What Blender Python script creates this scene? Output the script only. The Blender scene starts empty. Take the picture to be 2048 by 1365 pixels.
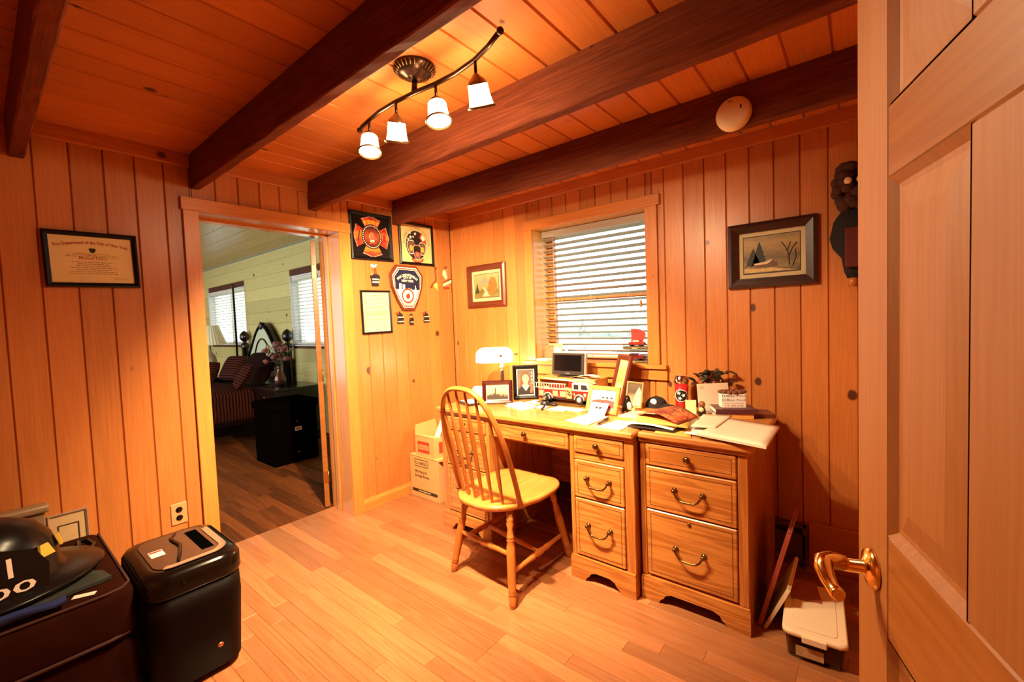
import bpy, bmesh, math, random
from mathutils import Vector, Matrix

random.seed(7)
SC = bpy.context.scene
COL = SC.collection
PI = math.pi

# ------------------------------------------------------------------ camera
def make_camera():
    yaw, pitch, roll = 0.679, -0.0441, -0.0377
    d = Vector((-math.sin(yaw) * math.cos(pitch), math.cos(yaw) * math.cos(pitch), math.sin(pitch)))
    r0 = Vector((math.cos(yaw), math.sin(yaw), 0)); u0 = r0.cross(d)
    r = r0 * math.cos(roll) + u0 * math.sin(roll)
    u = u0 * math.cos(roll) - r0 * math.sin(roll)
    m = Matrix((r, u, -d)).transposed().to_4x4()
    m.translation = Vector((2.8927, -2.7472, 1.3693))
    cd = bpy.data.cameras.new('camera'); cd.sensor_width = 36; cd.lens = 868.43 / 2048 * 36
    cd.clip_start = 0.02
    co = bpy.data.objects.new('camera', cd); COL.objects.link(co); co.matrix_world = m
    SC.camera = co
make_camera()

# ------------------------------------------------------------------ world, daylight, exposure
def make_world():
    w = bpy.data.worlds.new('overcast_sky'); SC.world = w; w.use_nodes = True
    nt = w.node_tree; bg = nt.nodes['Background']
    bg.inputs[0].default_value = (0.86, 0.97, 1.0, 1); bg.inputs[1].default_value = 4.2
make_world()
VS = SC.view_settings
VS.view_transform = 'Standard'; VS.look = 'None'; VS.gamma = 1.0; VS.use_curve_mapping = False
VS.exposure = 0.3
SC.cycles.max_bounces = 7; SC.cycles.diffuse_bounces = 4; SC.cycles.glossy_bounces = 3
SC.cycles.adaptive_threshold = 0.045; SC.cycles.adaptive_min_samples = 16
SC.cycles.transparent_max_bounces = 12; SC.cycles.transmission_bounces = 6
SC.cycles.sample_clamp_indirect = 6.0
SC.cycles.caustics_reflective = False; SC.cycles.caustics_refractive = False
def portal(cx, cy, cz, sx, sz, rz):
    # daylight enters through a window opening: a sampling guide only, gives no light of its own
    l = bpy.data.lights.new('window_portal', 'AREA'); l.shape = 'RECTANGLE'; l.size = sx; l.size_y = sz
    l.cycles.is_portal = True
    o = bpy.data.objects.new('window_portal', l); COL.objects.link(o)
    o.location = (cx, cy, cz); o.rotation_euler = (-PI / 2, 0, rz)
portal(1.365, 0.27, 1.56, 0.9, 1.0, 0)
portal(-2.75, 0.16, 1.63, 0.9, 0.96, 0)
portal(-5.58, 0.16, 1.63, 1.7, 0.96, 0)
portal(-3.75, -4.32, 1.35, 5.5, 2.1, PI)
LAMP_COL = (1.0, 0.72, 0.40)

# ------------------------------------------------------------------ mesh builder
class MB:
    def __init__(s): s.v = []; s.f = []; s.s = []
    def add(s, vs, fs, sm=False, M=None):
        b = len(s.v)
        if M is not None: vs = [M @ Vector(p) for p in vs]
        s.v += [tuple(p) for p in vs]; s.f += [tuple(b + i for i in f) for f in fs]
        s.s += [sm] * len(fs); return s
    def box(s, x0, x1, y0, y1, z0, z1, c=0.0, M=None):
        if c <= 0:
            vs = [(x, y, z) for x in (x0, x1) for y in (y0, y1) for z in (z0, z1)]
            return s.add(vs, [(0, 1, 3, 2), (4, 6, 7, 5), (0, 4, 5, 1), (2, 3, 7, 6), (0, 2, 6, 4), (1, 5, 7, 3)], False, M)
        c = min(c, (x1 - x0) * .49, (y1 - y0) * .49, (z1 - z0) * .49)
        X = (x0, x1); Y = (y0, y1); Z = (z0, z1); vs = []; I = {}
        for i in (0, 1):
            for j in (0, 1):
                for k in (0, 1):
                    sx = X[i] + (c if i == 0 else -c); sy = Y[j] + (c if j == 0 else -c); sz = Z[k] + (c if k == 0 else -c)
                    for a, p in ((0, (X[i], sy, sz)), (1, (sx, Y[j], sz)), (2, (sx, sy, Z[k]))):
                        I[i, j, k, a] = len(vs); vs.append(p)
        F = []
        for i in (0, 1):
            q = [I[i, 0, 0, 0], I[i, 1, 0, 0], I[i, 1, 1, 0], I[i, 0, 1, 0]]; F.append(q if i else q[::-1])
            q = [I[0, i, 0, 1], I[1, i, 0, 1], I[1, i, 1, 1], I[0, i, 1, 1]]; F.append(q[::-1] if i else q)
            q = [I[0, 0, i, 2], I[1, 0, i, 2], I[1, 1, i, 2], I[0, 1, i, 2]]; F.append(q if i else q[::-1])
        for i in (0, 1):
            for j in (0, 1):
                F.append((I[i, j, 0, 0], I[i, j, 1, 0], I[i, j, 1, 1], I[i, j, 0, 1]))
                F.append((I[i, 0, j, 0], I[i, 1, j, 0], I[i, 1, j, 2], I[i, 0, j, 2]))
                F.append((I[0, i, j, 1], I[1, i, j, 1], I[1, i, j, 2], I[0, i, j, 2]))
                for k in (0, 1): F.append((I[i, j, k, 0], I[i, j, k, 1], I[i, j, k, 2]))
        return s.add(vs, F, False, M)
    def prism(s, pts, y0, y1, M=None, sm=False):
        # outline in local X/Z, front at y0, back at y1
        n = len(pts); vs = [(p[0], y0, p[1]) for p in pts] + [(p[0], y1, p[1]) for p in pts]
        F = [tuple(range(n)), tuple(range(2 * n - 1, n - 1, -1))]
        s.add(vs, F, False, M)
        b = len(s.v) - 2 * n
        for i in range(n):
            j = (i + 1) % n; s.f.append((b + i, b + n + i, b + n + j, b + j)); s.s.append(sm)
        return s
    def slab(s, pts, z0, z1, M=None):
        n = len(pts); vs = [(p[0], p[1], z0) for p in pts] + [(p[0], p[1], z1) for p in pts]
        F = [tuple(range(n - 1, -1, -1)), tuple(range(n, 2 * n))] + [(i, (i + 1) % n, n + (i + 1) % n, n + i) for i in range(n)]
        return s.add(vs, F, False, M)
    def lathe(s, prof, n=16, M=None, sm=True):
        vs = []; F = []
        for r, z in prof:
            for k in range(n):
                a = 2 * PI * k / n; vs.append((r * math.cos(a), r * math.sin(a), z))
        for i in range(len(prof) - 1):
            for k in range(n):
                k2 = (k + 1) % n; F.append((i * n + k, i * n + k2, (i + 1) * n + k2, (i + 1) * n + k))
        s.add(vs, F, sm, M)
        caps = []
        if prof[0][0] > 1e-5: caps.append(tuple(range(n - 1, -1, -1)))
        if prof[-1][0] > 1e-5: b = (len(prof) - 1) * n; caps.append(tuple(range(b, b + n)))
        base = len(s.v) - len(vs)
        for c in caps: s.f.append(tuple(base + i for i in c)); s.s.append(False)
        return s
    def tube(s, pts, r, n=8, M=None, cap=True, flat=1.0):
        pts = [Vector(p) for p in pts]; m = len(pts); rs = r if isinstance(r, (list, tuple)) else [r] * m
        vs = []; F = []; up = Vector((0, 0, 1)); prev = None
        for i, p in enumerate(pts):
            t = (pts[min(i + 1, m - 1)] - pts[max(i - 1, 0)]).normalized()
            if prev is None:
                a = up if abs(t.dot(up)) < .95 else Vector((1, 0, 0)); u = (a - t * a.dot(t)).normalized()
            else:
                u = prev - t * prev.dot(t); u = u.normalized() if u.length > 1e-6 else prev
            prev = u; w = t.cross(u)
            for k in range(n):
                a = 2 * PI * k / n; vs.append(p + (u * math.cos(a) * flat + w * math.sin(a)) * rs[i])
        for i in range(m - 1):
            for k in range(n):
                k2 = (k + 1) % n; F.append((i * n + k, i * n + k2, (i + 1) * n + k2, (i + 1) * n + k))
        s.add(vs, F, True, M)
        if cap:
            b = len(s.v) - len(vs)
            s.f.append(tuple(b + k for k in range(n - 1, -1, -1))); s.s.append(False)
            s.f.append(tuple(b + (m - 1) * n + k for k in range(n))); s.s.append(False)
        return s
    def ball(s, c, r, nu=12, nv=8, M=None):
        r = r if isinstance(r, (list, tuple)) else (r, r, r)
        vs = [(c[0], c[1], c[2] - r[2])]; F = []
        for j in range(1, nv):
            t = -PI / 2 + PI * j / nv
            for i in range(nu):
                a = 2 * PI * i / nu
                vs.append((c[0] + r[0] * math.cos(t) * math.cos(a), c[1] + r[1] * math.cos(t) * math.sin(a), c[2] + r[2] * math.sin(t)))
        vs.append((c[0], c[1], c[2] + r[2])); e = len(vs) - 1
        for i in range(nu): F.append((0, 1 + (i + 1) % nu, 1 + i)); F.append((e, 1 + (nv - 2) * nu + i, 1 + (nv - 2) * nu + (i + 1) % nu))
        for j in range(nv - 2):
            for i in range(nu):
                a = 1 + j * nu + i; b = 1 + j * nu + (i + 1) % nu; F.append((a, b, b + nu, a + nu))
        return s.add(vs, F, True, M)
    def grid(s, fn, nu, nv, M=None, sm=True):
        vs = [fn(i / nu, j / nv) for j in range(nv + 1) for i in range(nu + 1)]
        F = [(j * (nu + 1) + i, j * (nu + 1) + i + 1, (j + 1) * (nu + 1) + i + 1, (j + 1) * (nu + 1) + i) for j in range(nv) for i in range(nu)]
        return s.add(vs, F, sm, M)
    def sheet(s, fn, nu, nv, t=.001):
        # a curved sheet with thickness t: fn(u,v) is the top
        lo = lambda u, v: (fn(u, v)[0], fn(u, v)[1], fn(u, v)[2] - t)
        s.grid(fn, nu, nv); b0 = len(s.v) - (nu + 1) * (nv + 1)
        s.grid(lo, nu, nv); b1 = len(s.v) - (nu + 1) * (nv + 1)
        ring = [i for i in range(nu + 1)] + [j * (nu + 1) + nu for j in range(1, nv + 1)] + [nv * (nu + 1) + i for i in range(nu - 1, -1, -1)] + [j * (nu + 1) for j in range(nv - 1, 0, -1)]
        for k in range(len(ring)):
            a, c = ring[k], ring[(k + 1) % len(ring)]; s.f.append((b0 + a, b1 + a, b1 + c, b0 + c)); s.s.append(False)
        return s
    def mesh(s, name):
        me = bpy.data.meshes.new(name); me.from_pydata(s.v, [], s.f)
        me.polygons.foreach_set('use_smooth', s.s); me.update(); return me
    def build(s, name, mat, parent=None, loc=(0, 0, 0), rot=(0, 0, 0), fix=True):
        me = s.mesh(name)
        if fix:
            bm = bmesh.new(); bm.from_mesh(me); bmesh.ops.recalc_face_normals(bm, faces=bm.faces[:]); bm.to_mesh(me); bm.free()
        return place(name, me, mat, parent, loc, rot)

def place(name, me, mat, parent=None, loc=(0, 0, 0), rot=(0, 0, 0)):
    if mat is not None and not me.materials: me.materials.append(mat)
    o = bpy.data.objects.new(name, me); COL.objects.link(o); o.parent = parent
    o.location = loc; o.rotation_euler = rot; return o

def tag(o, label, cat, group=None, kind=None):
    o['label'] = label; o['category'] = cat
    if group: o['group'] = group
    if kind: o['kind'] = kind
    return o

def thing(name, label, cat, loc=(0, 0, 0), rz=0.0, group=None, rot=None):
    o = bpy.data.objects.new(name, None); COL.objects.link(o); o.empty_display_size = .05
    o.location = loc; o.rotation_euler = rot if rot else (0, 0, rz)
    return tag(o, label, cat, group)

def struct(o, label=None):
    o['kind'] = 'structure'
    if label: o['label'] = label
    return o

def sempty(name, loc=(0, 0, 0), rz=0.0, label=None):
    o = bpy.data.objects.new(name, None); COL.objects.link(o); o.empty_display_size = .05
    o.location = loc; o.rotation_euler = (0, 0, rz); return struct(o, label)

def copy_tree(o, parent=None):
    c = o.copy(); COL.objects.link(c); c.parent = parent
    for ch in list(o.children): copy_tree(ch, c)
    return c

def T(x, y, z): return Matrix.Translation((x, y, z))
def RX(a): return Matrix.Rotation(a, 4, 'X')
def RY(a): return Matrix.Rotation(a, 4, 'Y')
def RZ(a): return Matrix.Rotation(a, 4, 'Z')

# ------------------------------------------------------------------ lettering
_tc = {}
def text_verts(s, bold=0.0):
    if (s, bold) in _tc: return _tc[s, bold]
    cu = bpy.data.curves.new('lettering', 'FONT'); cu.body = s; cu.size = 1; cu.resolution_u = 2; cu.offset = bold
    o = bpy.data.objects.new('lettering', cu); COL.objects.link(o)
    bpy.context.view_layer.update()
    ev = o.evaluated_get(bpy.context.evaluated_depsgraph_get()); me = ev.to_mesh()
    vs = [tuple(v.co) for v in me.vertices]; fs = [tuple(p.vertices) for p in me.polygons]
    ev.to_mesh_clear(); bpy.data.objects.remove(o); bpy.data.curves.remove(cu)
    x0 = min(v[0] for v in vs); x1 = max(v[0] for v in vs)
    vs = [(v[0] - (x0 + x1) / 2, v[1]) for v in vs]
    _tc[s, bold] = (vs, fs, x1 - x0); return _tc[s, bold]

def letters(mb, s, cx, cz, h, y, width=None, arc=None, bold=0.0, M=None, left=None):
    """Flat lettering in local X/Z at depth y facing -Y; cap height h; squeezed to width; bent over a circle of radius arc."""
    vs, fs, w = text_verts(s, bold); k = h / 0.73; kx = k if width is None else width / w
    if left is not None: cx = left + w * kx / 2
    out = []
    for x, z in vs:
        x *= kx; z *= k
        if arc:
            a = x / arc; out.append((cx + (arc + z) * math.sin(a), y, cz - arc + (arc + z) * math.cos(a)))
        else: out.append((cx + x, y, cz + z))
    return mb.add(out, fs, False, M)

# ------------------------------------------------------------------ materials
_mats = {}
def _new(name):
    m = bpy.data.materials.new(name); m.use_nodes = True; nt = m.node_tree
    return m, nt, nt.nodes['Principled BSDF']
def N(nt, typ, **kw):
    n = nt.nodes.new(typ)
    for k, v in kw.items():
        if k.startswith('i'):
            n.inputs[int(k[1:])].default_value = v
        else: setattr(n, k, v)
    return n
def LK(nt, a, b): nt.links.new(a, b)
def rgba(c): return (c[0], c[1], c[2], 1)

def mat(name, col, rough=.5, metal=0.0, var=.12, scale=40.0, spec=.5, coat=0.0, bump=0.0):
    if name in _mats: return _mats[name]
    m, nt, p = _new(name)
    tc = N(nt, 'ShaderNodeTexCoord'); no = N(nt, 'ShaderNodeTexNoise'); no.inputs['Scale'].default_value = scale; no.inputs['Detail'].default_value = 3
    LK(nt, tc.outputs['Object'], no.inputs['Vector'])
    mx = N(nt, 'ShaderNodeMix', data_type='RGBA'); mx.inputs[6].default_value = rgba([c * (1 - var) for c in col]); mx.inputs[7].default_value = rgba([min(1, c * (1 + var)) for c in col])
    LK(nt, no.outputs['Fac'], mx.inputs[0]); LK(nt, mx.outputs[2], p.inputs['Base Color'])
    p.inputs['Roughness'].default_value = rough; p.inputs['Metallic'].default_value = metal
    p.inputs['Specular IOR Level'].default_value = spec; p.inputs['Coat Weight'].default_value = coat
    if bump:
        b = N(nt, 'ShaderNodeBump'); b.inputs['Strength'].default_value = bump; b.inputs['Distance'].default_value = .003
        LK(nt, no.outputs['Fac'], b.inputs['Height']); LK(nt, b.outputs[0], p.inputs['Normal'])
    _mats[name] = m; return m

def wood(name, c1, c2, axis='Z', normal='Y', knots=0.0, rough=.38, vary=.22, fine=1.0, knotcol=(.10, .03, .008), coat=0.0, cath=.5, spec=.5):
    """Procedural timber: grain runs along local `axis`, knots lie in the face whose normal is `normal`; each object gets its own piece of the pattern."""
    if name in _mats: return _mats[name]
    m, nt, p = _new(name)
    tc = N(nt, 'ShaderNodeTexCoord'); oi = N(nt, 'ShaderNodeObjectInfo')
    off = N(nt, 'ShaderNodeVectorMath', operation='MULTIPLY_ADD')
    cmb = N(nt, 'ShaderNodeCombineXYZ')
    for i in range(3): LK(nt, oi.outputs['Random'], cmb.inputs[i])
    off.inputs[1].default_value = (37.3, 61.7, 83.1); LK(nt, cmb.outputs[0], off.inputs[0]); LK(nt, tc.outputs['Object'], off.inputs[2])
    ai = 'XYZ'.index(axis); ni = 'XYZ'.index(normal)
    # broad cathedral bands
    mp = N(nt, 'ShaderNodeVectorMath', operation='MULTIPLY'); sc = [26.0 * fine] * 3; sc[ai] = 1.3; sc[ni] = 8.0; mp.inputs[1].default_value = sc
    LK(nt, off.outputs[0], mp.inputs[0])
    n1 = N(nt, 'ShaderNodeTexNoise'); n1.inputs['Scale'].default_value = 1.0; n1.inputs['Detail'].default_value = 2.0; n1.inputs['Distortion'].default_value = .6
    LK(nt, mp.outputs[0], n1.inputs['Vector'])
    sn = N(nt, 'ShaderNodeMath', operation='MULTIPLY'); sn.inputs[1].default_value = 34.0; LK(nt, n1.outputs['Fac'], sn.inputs[0])
    s2 = N(nt, 'ShaderNodeMath', operation='SINE'); LK(nt, sn.outputs[0], s2.inputs[0])
    # fine streaks
    mp2 = N(nt, 'ShaderNodeVectorMath', operation='MULTIPLY'); sc = [190.0 * fine] * 3; sc[ai] = 5.0; mp2.inputs[1].default_value = sc
    LK(nt, off.outputs[0], mp2.inputs[0])
    n2 = N(nt, 'ShaderNodeTexNoise'); n2.inputs['Scale'].default_value = 1.0; n2.inputs['Detail'].default_value = 3.0; LK(nt, mp2.outputs[0], n2.inputs['Vector'])
    a1 = N(nt, 'ShaderNodeMath', operation='MULTIPLY_ADD'); a1.inputs[1].default_value = .22 * cath; a1.inputs[2].default_value = 0.0; LK(nt, s2.outputs[0], a1.inputs[0])
    a2 = N(nt, 'ShaderNodeMath', operation='ADD'); LK(nt, a1.outputs[0], a2.inputs[0]); LK(nt, n2.outputs['Fac'], a2.inputs[1])
    mr = N(nt, 'ShaderNodeMapRange', clamp=True); mr.inputs[1].default_value = .25; mr.inputs[2].default_value = .78; LK(nt, a2.outputs[0], mr.inputs[0])
    mx = N(nt, 'ShaderNodeMix', data_type='RGBA'); mx.inputs[6].default_value = rgba(c1); mx.inputs[7].default_value = rgba(c2); LK(nt, mr.outputs[0], mx.inputs[0])
    # tone of the piece
    tv = N(nt, 'ShaderNodeMapRange'); tv.inputs[3].default_value = 1 - vary; tv.inputs[4].default_value = 1 + vary; LK(nt, oi.outputs['Random'], tv.inputs[0])
    mul = N(nt, 'ShaderNodeVectorMath', operation='SCALE'); LK(nt, mx.outputs[2], mul.inputs[0]); LK(nt, tv.outputs[0], mul.inputs[3])
    out = mul.outputs[0]
    if knots > 0:
        kp = N(nt, 'ShaderNodeVectorMath', operation='MULTIPLY'); sc = [5.2] * 3; sc[ai] = 4.0; sc[ni] = 0.0; kp.inputs[1].default_value = sc
        LK(nt, off.outputs[0], kp.inputs[0])
        jit = N(nt, 'ShaderNodeTexNoise'); jit.inputs['Scale'].default_value = 6.0; LK(nt, kp.outputs[0], jit.inputs['Vector'])
        kj = N(nt, 'ShaderNodeVectorMath', operation='MULTIPLY_ADD'); kj.inputs[1].default_value = (.06, .06, .06); LK(nt, jit.outputs['Color'], kj.inputs[0]); LK(nt, kp.outputs[0], kj.inputs[2])
        vo = N(nt, 'ShaderNodeTexVoronoi'); vo.inputs['Scale'].default_value = 1.0; LK(nt, kj.outputs[0], vo.inputs['Vector'])
        sp = N(nt, 'ShaderNodeSeparateColor'); LK(nt, vo.outputs['Color'], sp.inputs[0])
        # size of each knot from its cell colour, none below the threshold
        sz = N(nt, 'ShaderNodeMapRange', clamp=True); sz.inputs[1].default_value = 1 - knots; sz.inputs[2].default_value = 1.0; sz.inputs[3].default_value = 0.012; sz.inputs[4].default_value = .105; LK(nt, sp.outputs[0], sz.inputs[0])
        q = N(nt, 'ShaderNodeMath', operation='SUBTRACT'); LK(nt, sz.outputs[0], q.inputs[0]); LK(nt, vo.outputs['Distance'], q.inputs[1])
        kf = N(nt, 'ShaderNodeMapRange', clamp=True); kf.inputs[1].default_value = -.045; kf.inputs[2].default_value = -.005; LK(nt, q.outputs[0], kf.inputs[0])
        pw = N(nt, 'ShaderNodeMath', operation='POWER'); pw.inputs[1].default_value = 1.7; LK(nt, kf.outputs[0], pw.inputs[0])
        cl = N(nt, 'ShaderNodeMath', operation='MULTIPLY'); cl.inputs[1].default_value = .93; LK(nt, pw.outputs[0], cl.inputs[0])
        km = N(nt, 'ShaderNodeMix', data_type='RGBA'); km.inputs[7].default_value = rgba(knotcol); LK(nt, cl.outputs[0], km.inputs[0]); LK(nt, out, km.inputs[6])
        out = km.outputs[2]
    LK(nt, out, p.inputs['Base Color'])
    p.inputs['Specular IOR Level'].default_value = spec
    p.inputs['Roughness'].default_value = rough; p.inputs['Coat Weight'].default_value = coat; p.inputs['Coat Roughness'].default_value = .15
    b = N(nt, 'ShaderNodeBump'); b.inputs['Strength'].default_value = .12; b.inputs['Distance'].default_value = .002
    LK(nt, n2.outputs['Fac'], b.inputs['Height']); LK(nt, b.outputs[0], p.inputs['Normal'])
    _mats[name] = m; return m

def glow(name, col, strength):
    if name in _mats: return _mats[name]
    m, nt, p = _new(name); p.inputs['Base Color'].default_value = rgba(col)
    p.inputs['Emission Color'].default_value = rgba(col); p.inputs['Emission Strength'].default_value = strength
    _mats[name] = m; return m

def glass(name, tint=(1, 1, 1), rough=.03, dens=.06):
    # thin clear pane: mostly see-through, mirror-like at grazing angles
    if name in _mats: return _mats[name]
    m, nt, p = _new(name); nt.nodes.remove(p); out = nt.nodes['Material Output']
    tr = N(nt, 'ShaderNodeBsdfTransparent'); tr.inputs[0].default_value = rgba([c * (1 - dens) for c in tint])
    gl = N(nt, 'ShaderNodeBsdfGlossy'); gl.inputs['Roughness'].default_value = rough
    lw = N(nt, 'ShaderNodeLayerWeight'); lw.inputs[0].default_value = .5
    pw = N(nt, 'ShaderNodeMath', operation='POWER'); pw.inputs[1].default_value = 3.5; LK(nt, lw.outputs['Facing'], pw.inputs[0])
    fr = N(nt, 'ShaderNodeMath', operation='MULTIPLY_ADD'); fr.inputs[1].default_value = .6; fr.inputs[2].default_value = .025; LK(nt, pw.outputs[0], fr.inputs[0])
    mx = N(nt, 'ShaderNodeMixShader'); LK(nt, fr.outputs[0], mx.inputs[0]); LK(nt, tr.outputs[0], mx.inputs[1]); LK(nt, gl.outputs[0], mx.inputs[2])
    LK(nt, mx.outputs[0], out.inputs['Surface']); _mats[name] = m; return m

def painting(name, stops, scale=9.0, amt=.35, warm=0.0):
    """Painted canvas: bands of pigment from bottom to top of the picture broken up by brushy noise."""
    if name in _mats: return _mats[name]
    m, nt, p = _new(name)
    tc = N(nt, 'ShaderNodeTexCoord'); sp = N(nt, 'ShaderNodeSeparateXYZ'); LK(nt, tc.outputs['Generated'], sp.inputs[0])
    no = N(nt, 'ShaderNodeTexNoise'); no.inputs['Scale'].default_value = scale; no.inputs['Detail'].default_value = 5; no.inputs['Distortion'].default_value = 1.2
    LK(nt, tc.outputs['Generated'], no.inputs['Vector'])
    ma = N(nt, 'ShaderNodeMath', operation='MULTIPLY_ADD'); ma.inputs[1].default_value = amt * 2; LK(nt, no.outputs['Fac'], ma.inputs[0])
    sb = N(nt, 'ShaderNodeMath', operation='SUBTRACT'); sb.inputs[1].default_value = amt; LK(nt, sp.outputs[2], sb.inputs[0]); LK(nt, sb.outputs[0], ma.inputs[2])
    cr = N(nt, 'ShaderNodeValToRGB'); LK(nt, ma.outputs[0], cr.inputs[0])
    el = cr.color_ramp.elements
    while len(el) < len(stops): el.new(.5)
    for e, (pos, c) in zip(el, stops): e.position = pos; e.color = rgba(c)
    LK(nt, cr.outputs[0], p.inputs['Base Color']); p.inputs['Roughness'].default_value = .5
    _mats[name] = m; return m

# ------------------------------------------------------------------ timber palette
PINE = ((.54, .190, .048), (.44, .136, .030))
pine_wall = wood('pine_wall', PINE[0], PINE[1], 'Z', 'Y', .80, rough=.36, vary=.13, cath=.35, knotcol=(.05, .010, .004))
pine_h = wood('pine_horizontal', (.66, .56, .24), (.56, .46, .17), 'X', 'Y', .6, rough=.4, vary=.12, knotcol=(.10, .05, .015))
pine_ceil = wood('pine_ceiling', (.58, .180, .038), (.47, .130, .024), 'Y', 'Z', .85, rough=.32, vary=.14, cath=.35, knotcol=(.035, .008, .003))
pine_ceil_x = wood('pine_ceiling_bedroom', (.50, .30, .11), (.36, .20, .06), 'X', 'Z', .8, rough=.28, vary=.12, knotcol=(.05, .02, .006))
trim_z = wood('pine_trim_upright', (.58, .20, .040), (.48, .145, .025), 'Z', 'Y', .16, rough=.34, vary=.05)
trim_x = wood('pine_trim_level', (.58, .20, .040), (.48, .145, .025), 'X', 'Y', .16, rough=.34, vary=.05)
floor_oak = wood('floor_oak', (.375, .148, .060), (.31, .110, .038), 'X', 'Z', 0, rough=.30, vary=.24, fine=.8, coat=.25, cath=.8)
beam_wood = wood('beam_dark_stain', (.190, .044, .014), (.095, .020, .007), 'X', 'Y', .2, rough=.7, vary=.05, knotcol=(.01, .004, .002), spec=.15)
oak_x = wood('oak_level', (.56, .22, .050), (.38, .125, .022), 'X', 'Y', 0, rough=.32, vary=.06, fine=.75, coat=.15, cath=1.3)
oak_z = wood('oak_upright', (.53, .20, .045), (.37, .115, .020), 'Z', 'Y', 0, rough=.32, vary=.05, fine=.75, coat=.15, cath=1.0)
oak_top = wood('oak_desktop', (.58, .24, .062), (.48, .17, .036), 'X', 'Z', 0, rough=.25, vary=.03, fine=.75, coat=.3, cath=1.0)
chair_wood = wood('chair_beech', (.50, .165, .032), (.40, .115, .018), 'Z', 'Y', 0, rough=.28, vary=.03, coat=.3, cath=.5)
chair_seat_wood = wood('chair_seat_beech', (.62, .25, .060), (.52, .18, .035), 'Y', 'Z', 0, rough=.28, vary=.03, coat=.3, cath=.7)
door_pine = wood('door_pine', (.30, .105, .019), (.265, .086, .014), 'Z', 'Y', .1, rough=.6, vary=.04, cath=.8)
door_pine_x = wood('door_pine_level', (.29, .102, .019), (.245, .076, .013), 'X', 'Y', .1, rough=.36, vary=.04, cath=1.2)
dark_gap = mat('shadow_gap_timber', (.09, .018, .006), .8)
plain_pine = mat('rough_pine', (.50, .15, .03), .6)

ZC = 2.355          # ceiling face
PW = .1185          # wall plank pitch
_pm = {}
def vplank(w, h):
    k = ('v', round(w, 4), round(h, 4))
    if k not in _pm:
        mb = MB(); g = .005
        pr = [(-w / 2, .018), (-w / 2, .009), (-w / 2 + g, 0), (w / 2 - g, 0), (w / 2, .009), (w / 2, .018)]
        n = 6; vs = [(x, y, 0) for x, y in pr] + [(x, y, h) for x, y in pr]
        mb.add(vs, [tuple(range(n)), tuple(range(2 * n - 1, n - 1, -1))] + [(i, (i + 1) % n, n + (i + 1) % n, n + i) for i in range(n)])
        me = mb.mesh('plank'); bm = bmesh.new(); bm.from_mesh(me); bmesh.ops.recalc_face_normals(bm, faces=bm.faces[:]); bm.to_mesh(me); bm.free()
        _pm[k] = me
    return _pm[k]
def boxmesh(key, args, c, mk=''):
    k = (key, mk) + tuple(round(a, 4) for a in args)
    if k not in _pm:
        me = MB().box(*args, c).mesh(key); bm = bmesh.new(); bm.from_mesh(me); bmesh.ops.recalc_face_normals(bm, faces=bm.faces[:]); bm.to_mesh(me); bm.free(); _pm[k] = me
    return _pm[k]
def plank_row(wall, x0, x1, edge, segs, m=None):
    """Upright planks on a wall (local X = along the wall, -Y = into the room); segs(a,b) gives the z spans of a plank between a and b."""
    k = math.ceil((x0 - edge) / PW - 1e-6); a = x0
    while a < x1 - 1e-4:
        b = min(edge + k * PW, x1); k += 1
        if b - a < .004: continue
        for z0, z1 in segs(a, b):
            place('plank', vplank(b - a, z1 - z0), m or pine_wall, wall, ((a + b) / 2, 0, z0))
        a = b

# ---- left wall (door to the bedroom), local X = world Y
YL, YR, ZH = -1.9185, -1.0822, 2.05
wl = MB()
wl.box(-3.45, YL - .021, .018, .26, 0, ZC).box(YR + .021, .25, .018, .26, 0, ZC).box(YL, YR, .018, .26, ZH + .02, ZC + .16)
wall_left = struct(wl.build('wall_left', dark_gap, rot=(0, 0, PI / 2)), 'knotty pine plank wall with a doorway')
def segL(a, b):
    if b <= YL - .02 or a >= YR + .02: return [(0, ZC)]
    return [(ZH + .03, ZC)]
plank_row(wall_left, -3.45, YL - .03, -2.537, segL); plank_row(wall_left, YL - .03, YR + .03, -2.537, segL); plank_row(wall_left, YR + .03, 0, -2.537, segL)

# ---- window wall, local = world
WX0, WX1, WZ0, WZ1 = .921, 1.815, 1.062, 2.066
ww = MB()
ww.box(-.02, WX0 - .021, .018, .26, 0, ZC).box(WX1 + .021, 3.3, .018, .26, 0, ZC).box(WX0 - .021, WX1 + .021, .018, .26, 0, WZ0 - .03).box(WX0 - .021, WX1 + .021, .018, .26, WZ1 + .021, ZC)
wall_win = struct(ww.build('wall_window', dark_gap), 'knotty pine plank wall with the window')
def segW(a, b):
    if b <= WX0 - .03 or a >= WX1 + .03: return [(0, ZC)]
    return [(0, WZ0 - .04), (WZ1 + .03, ZC)]
plank_row(wall_win, 0, WX0 - .04, 2.762, segW); plank_row(wall_win, WX0 - .04, WX1 + .04, 2.762, segW); plank_row(wall_win, WX1 + .04, 3.15, 2.762, segW)

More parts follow.
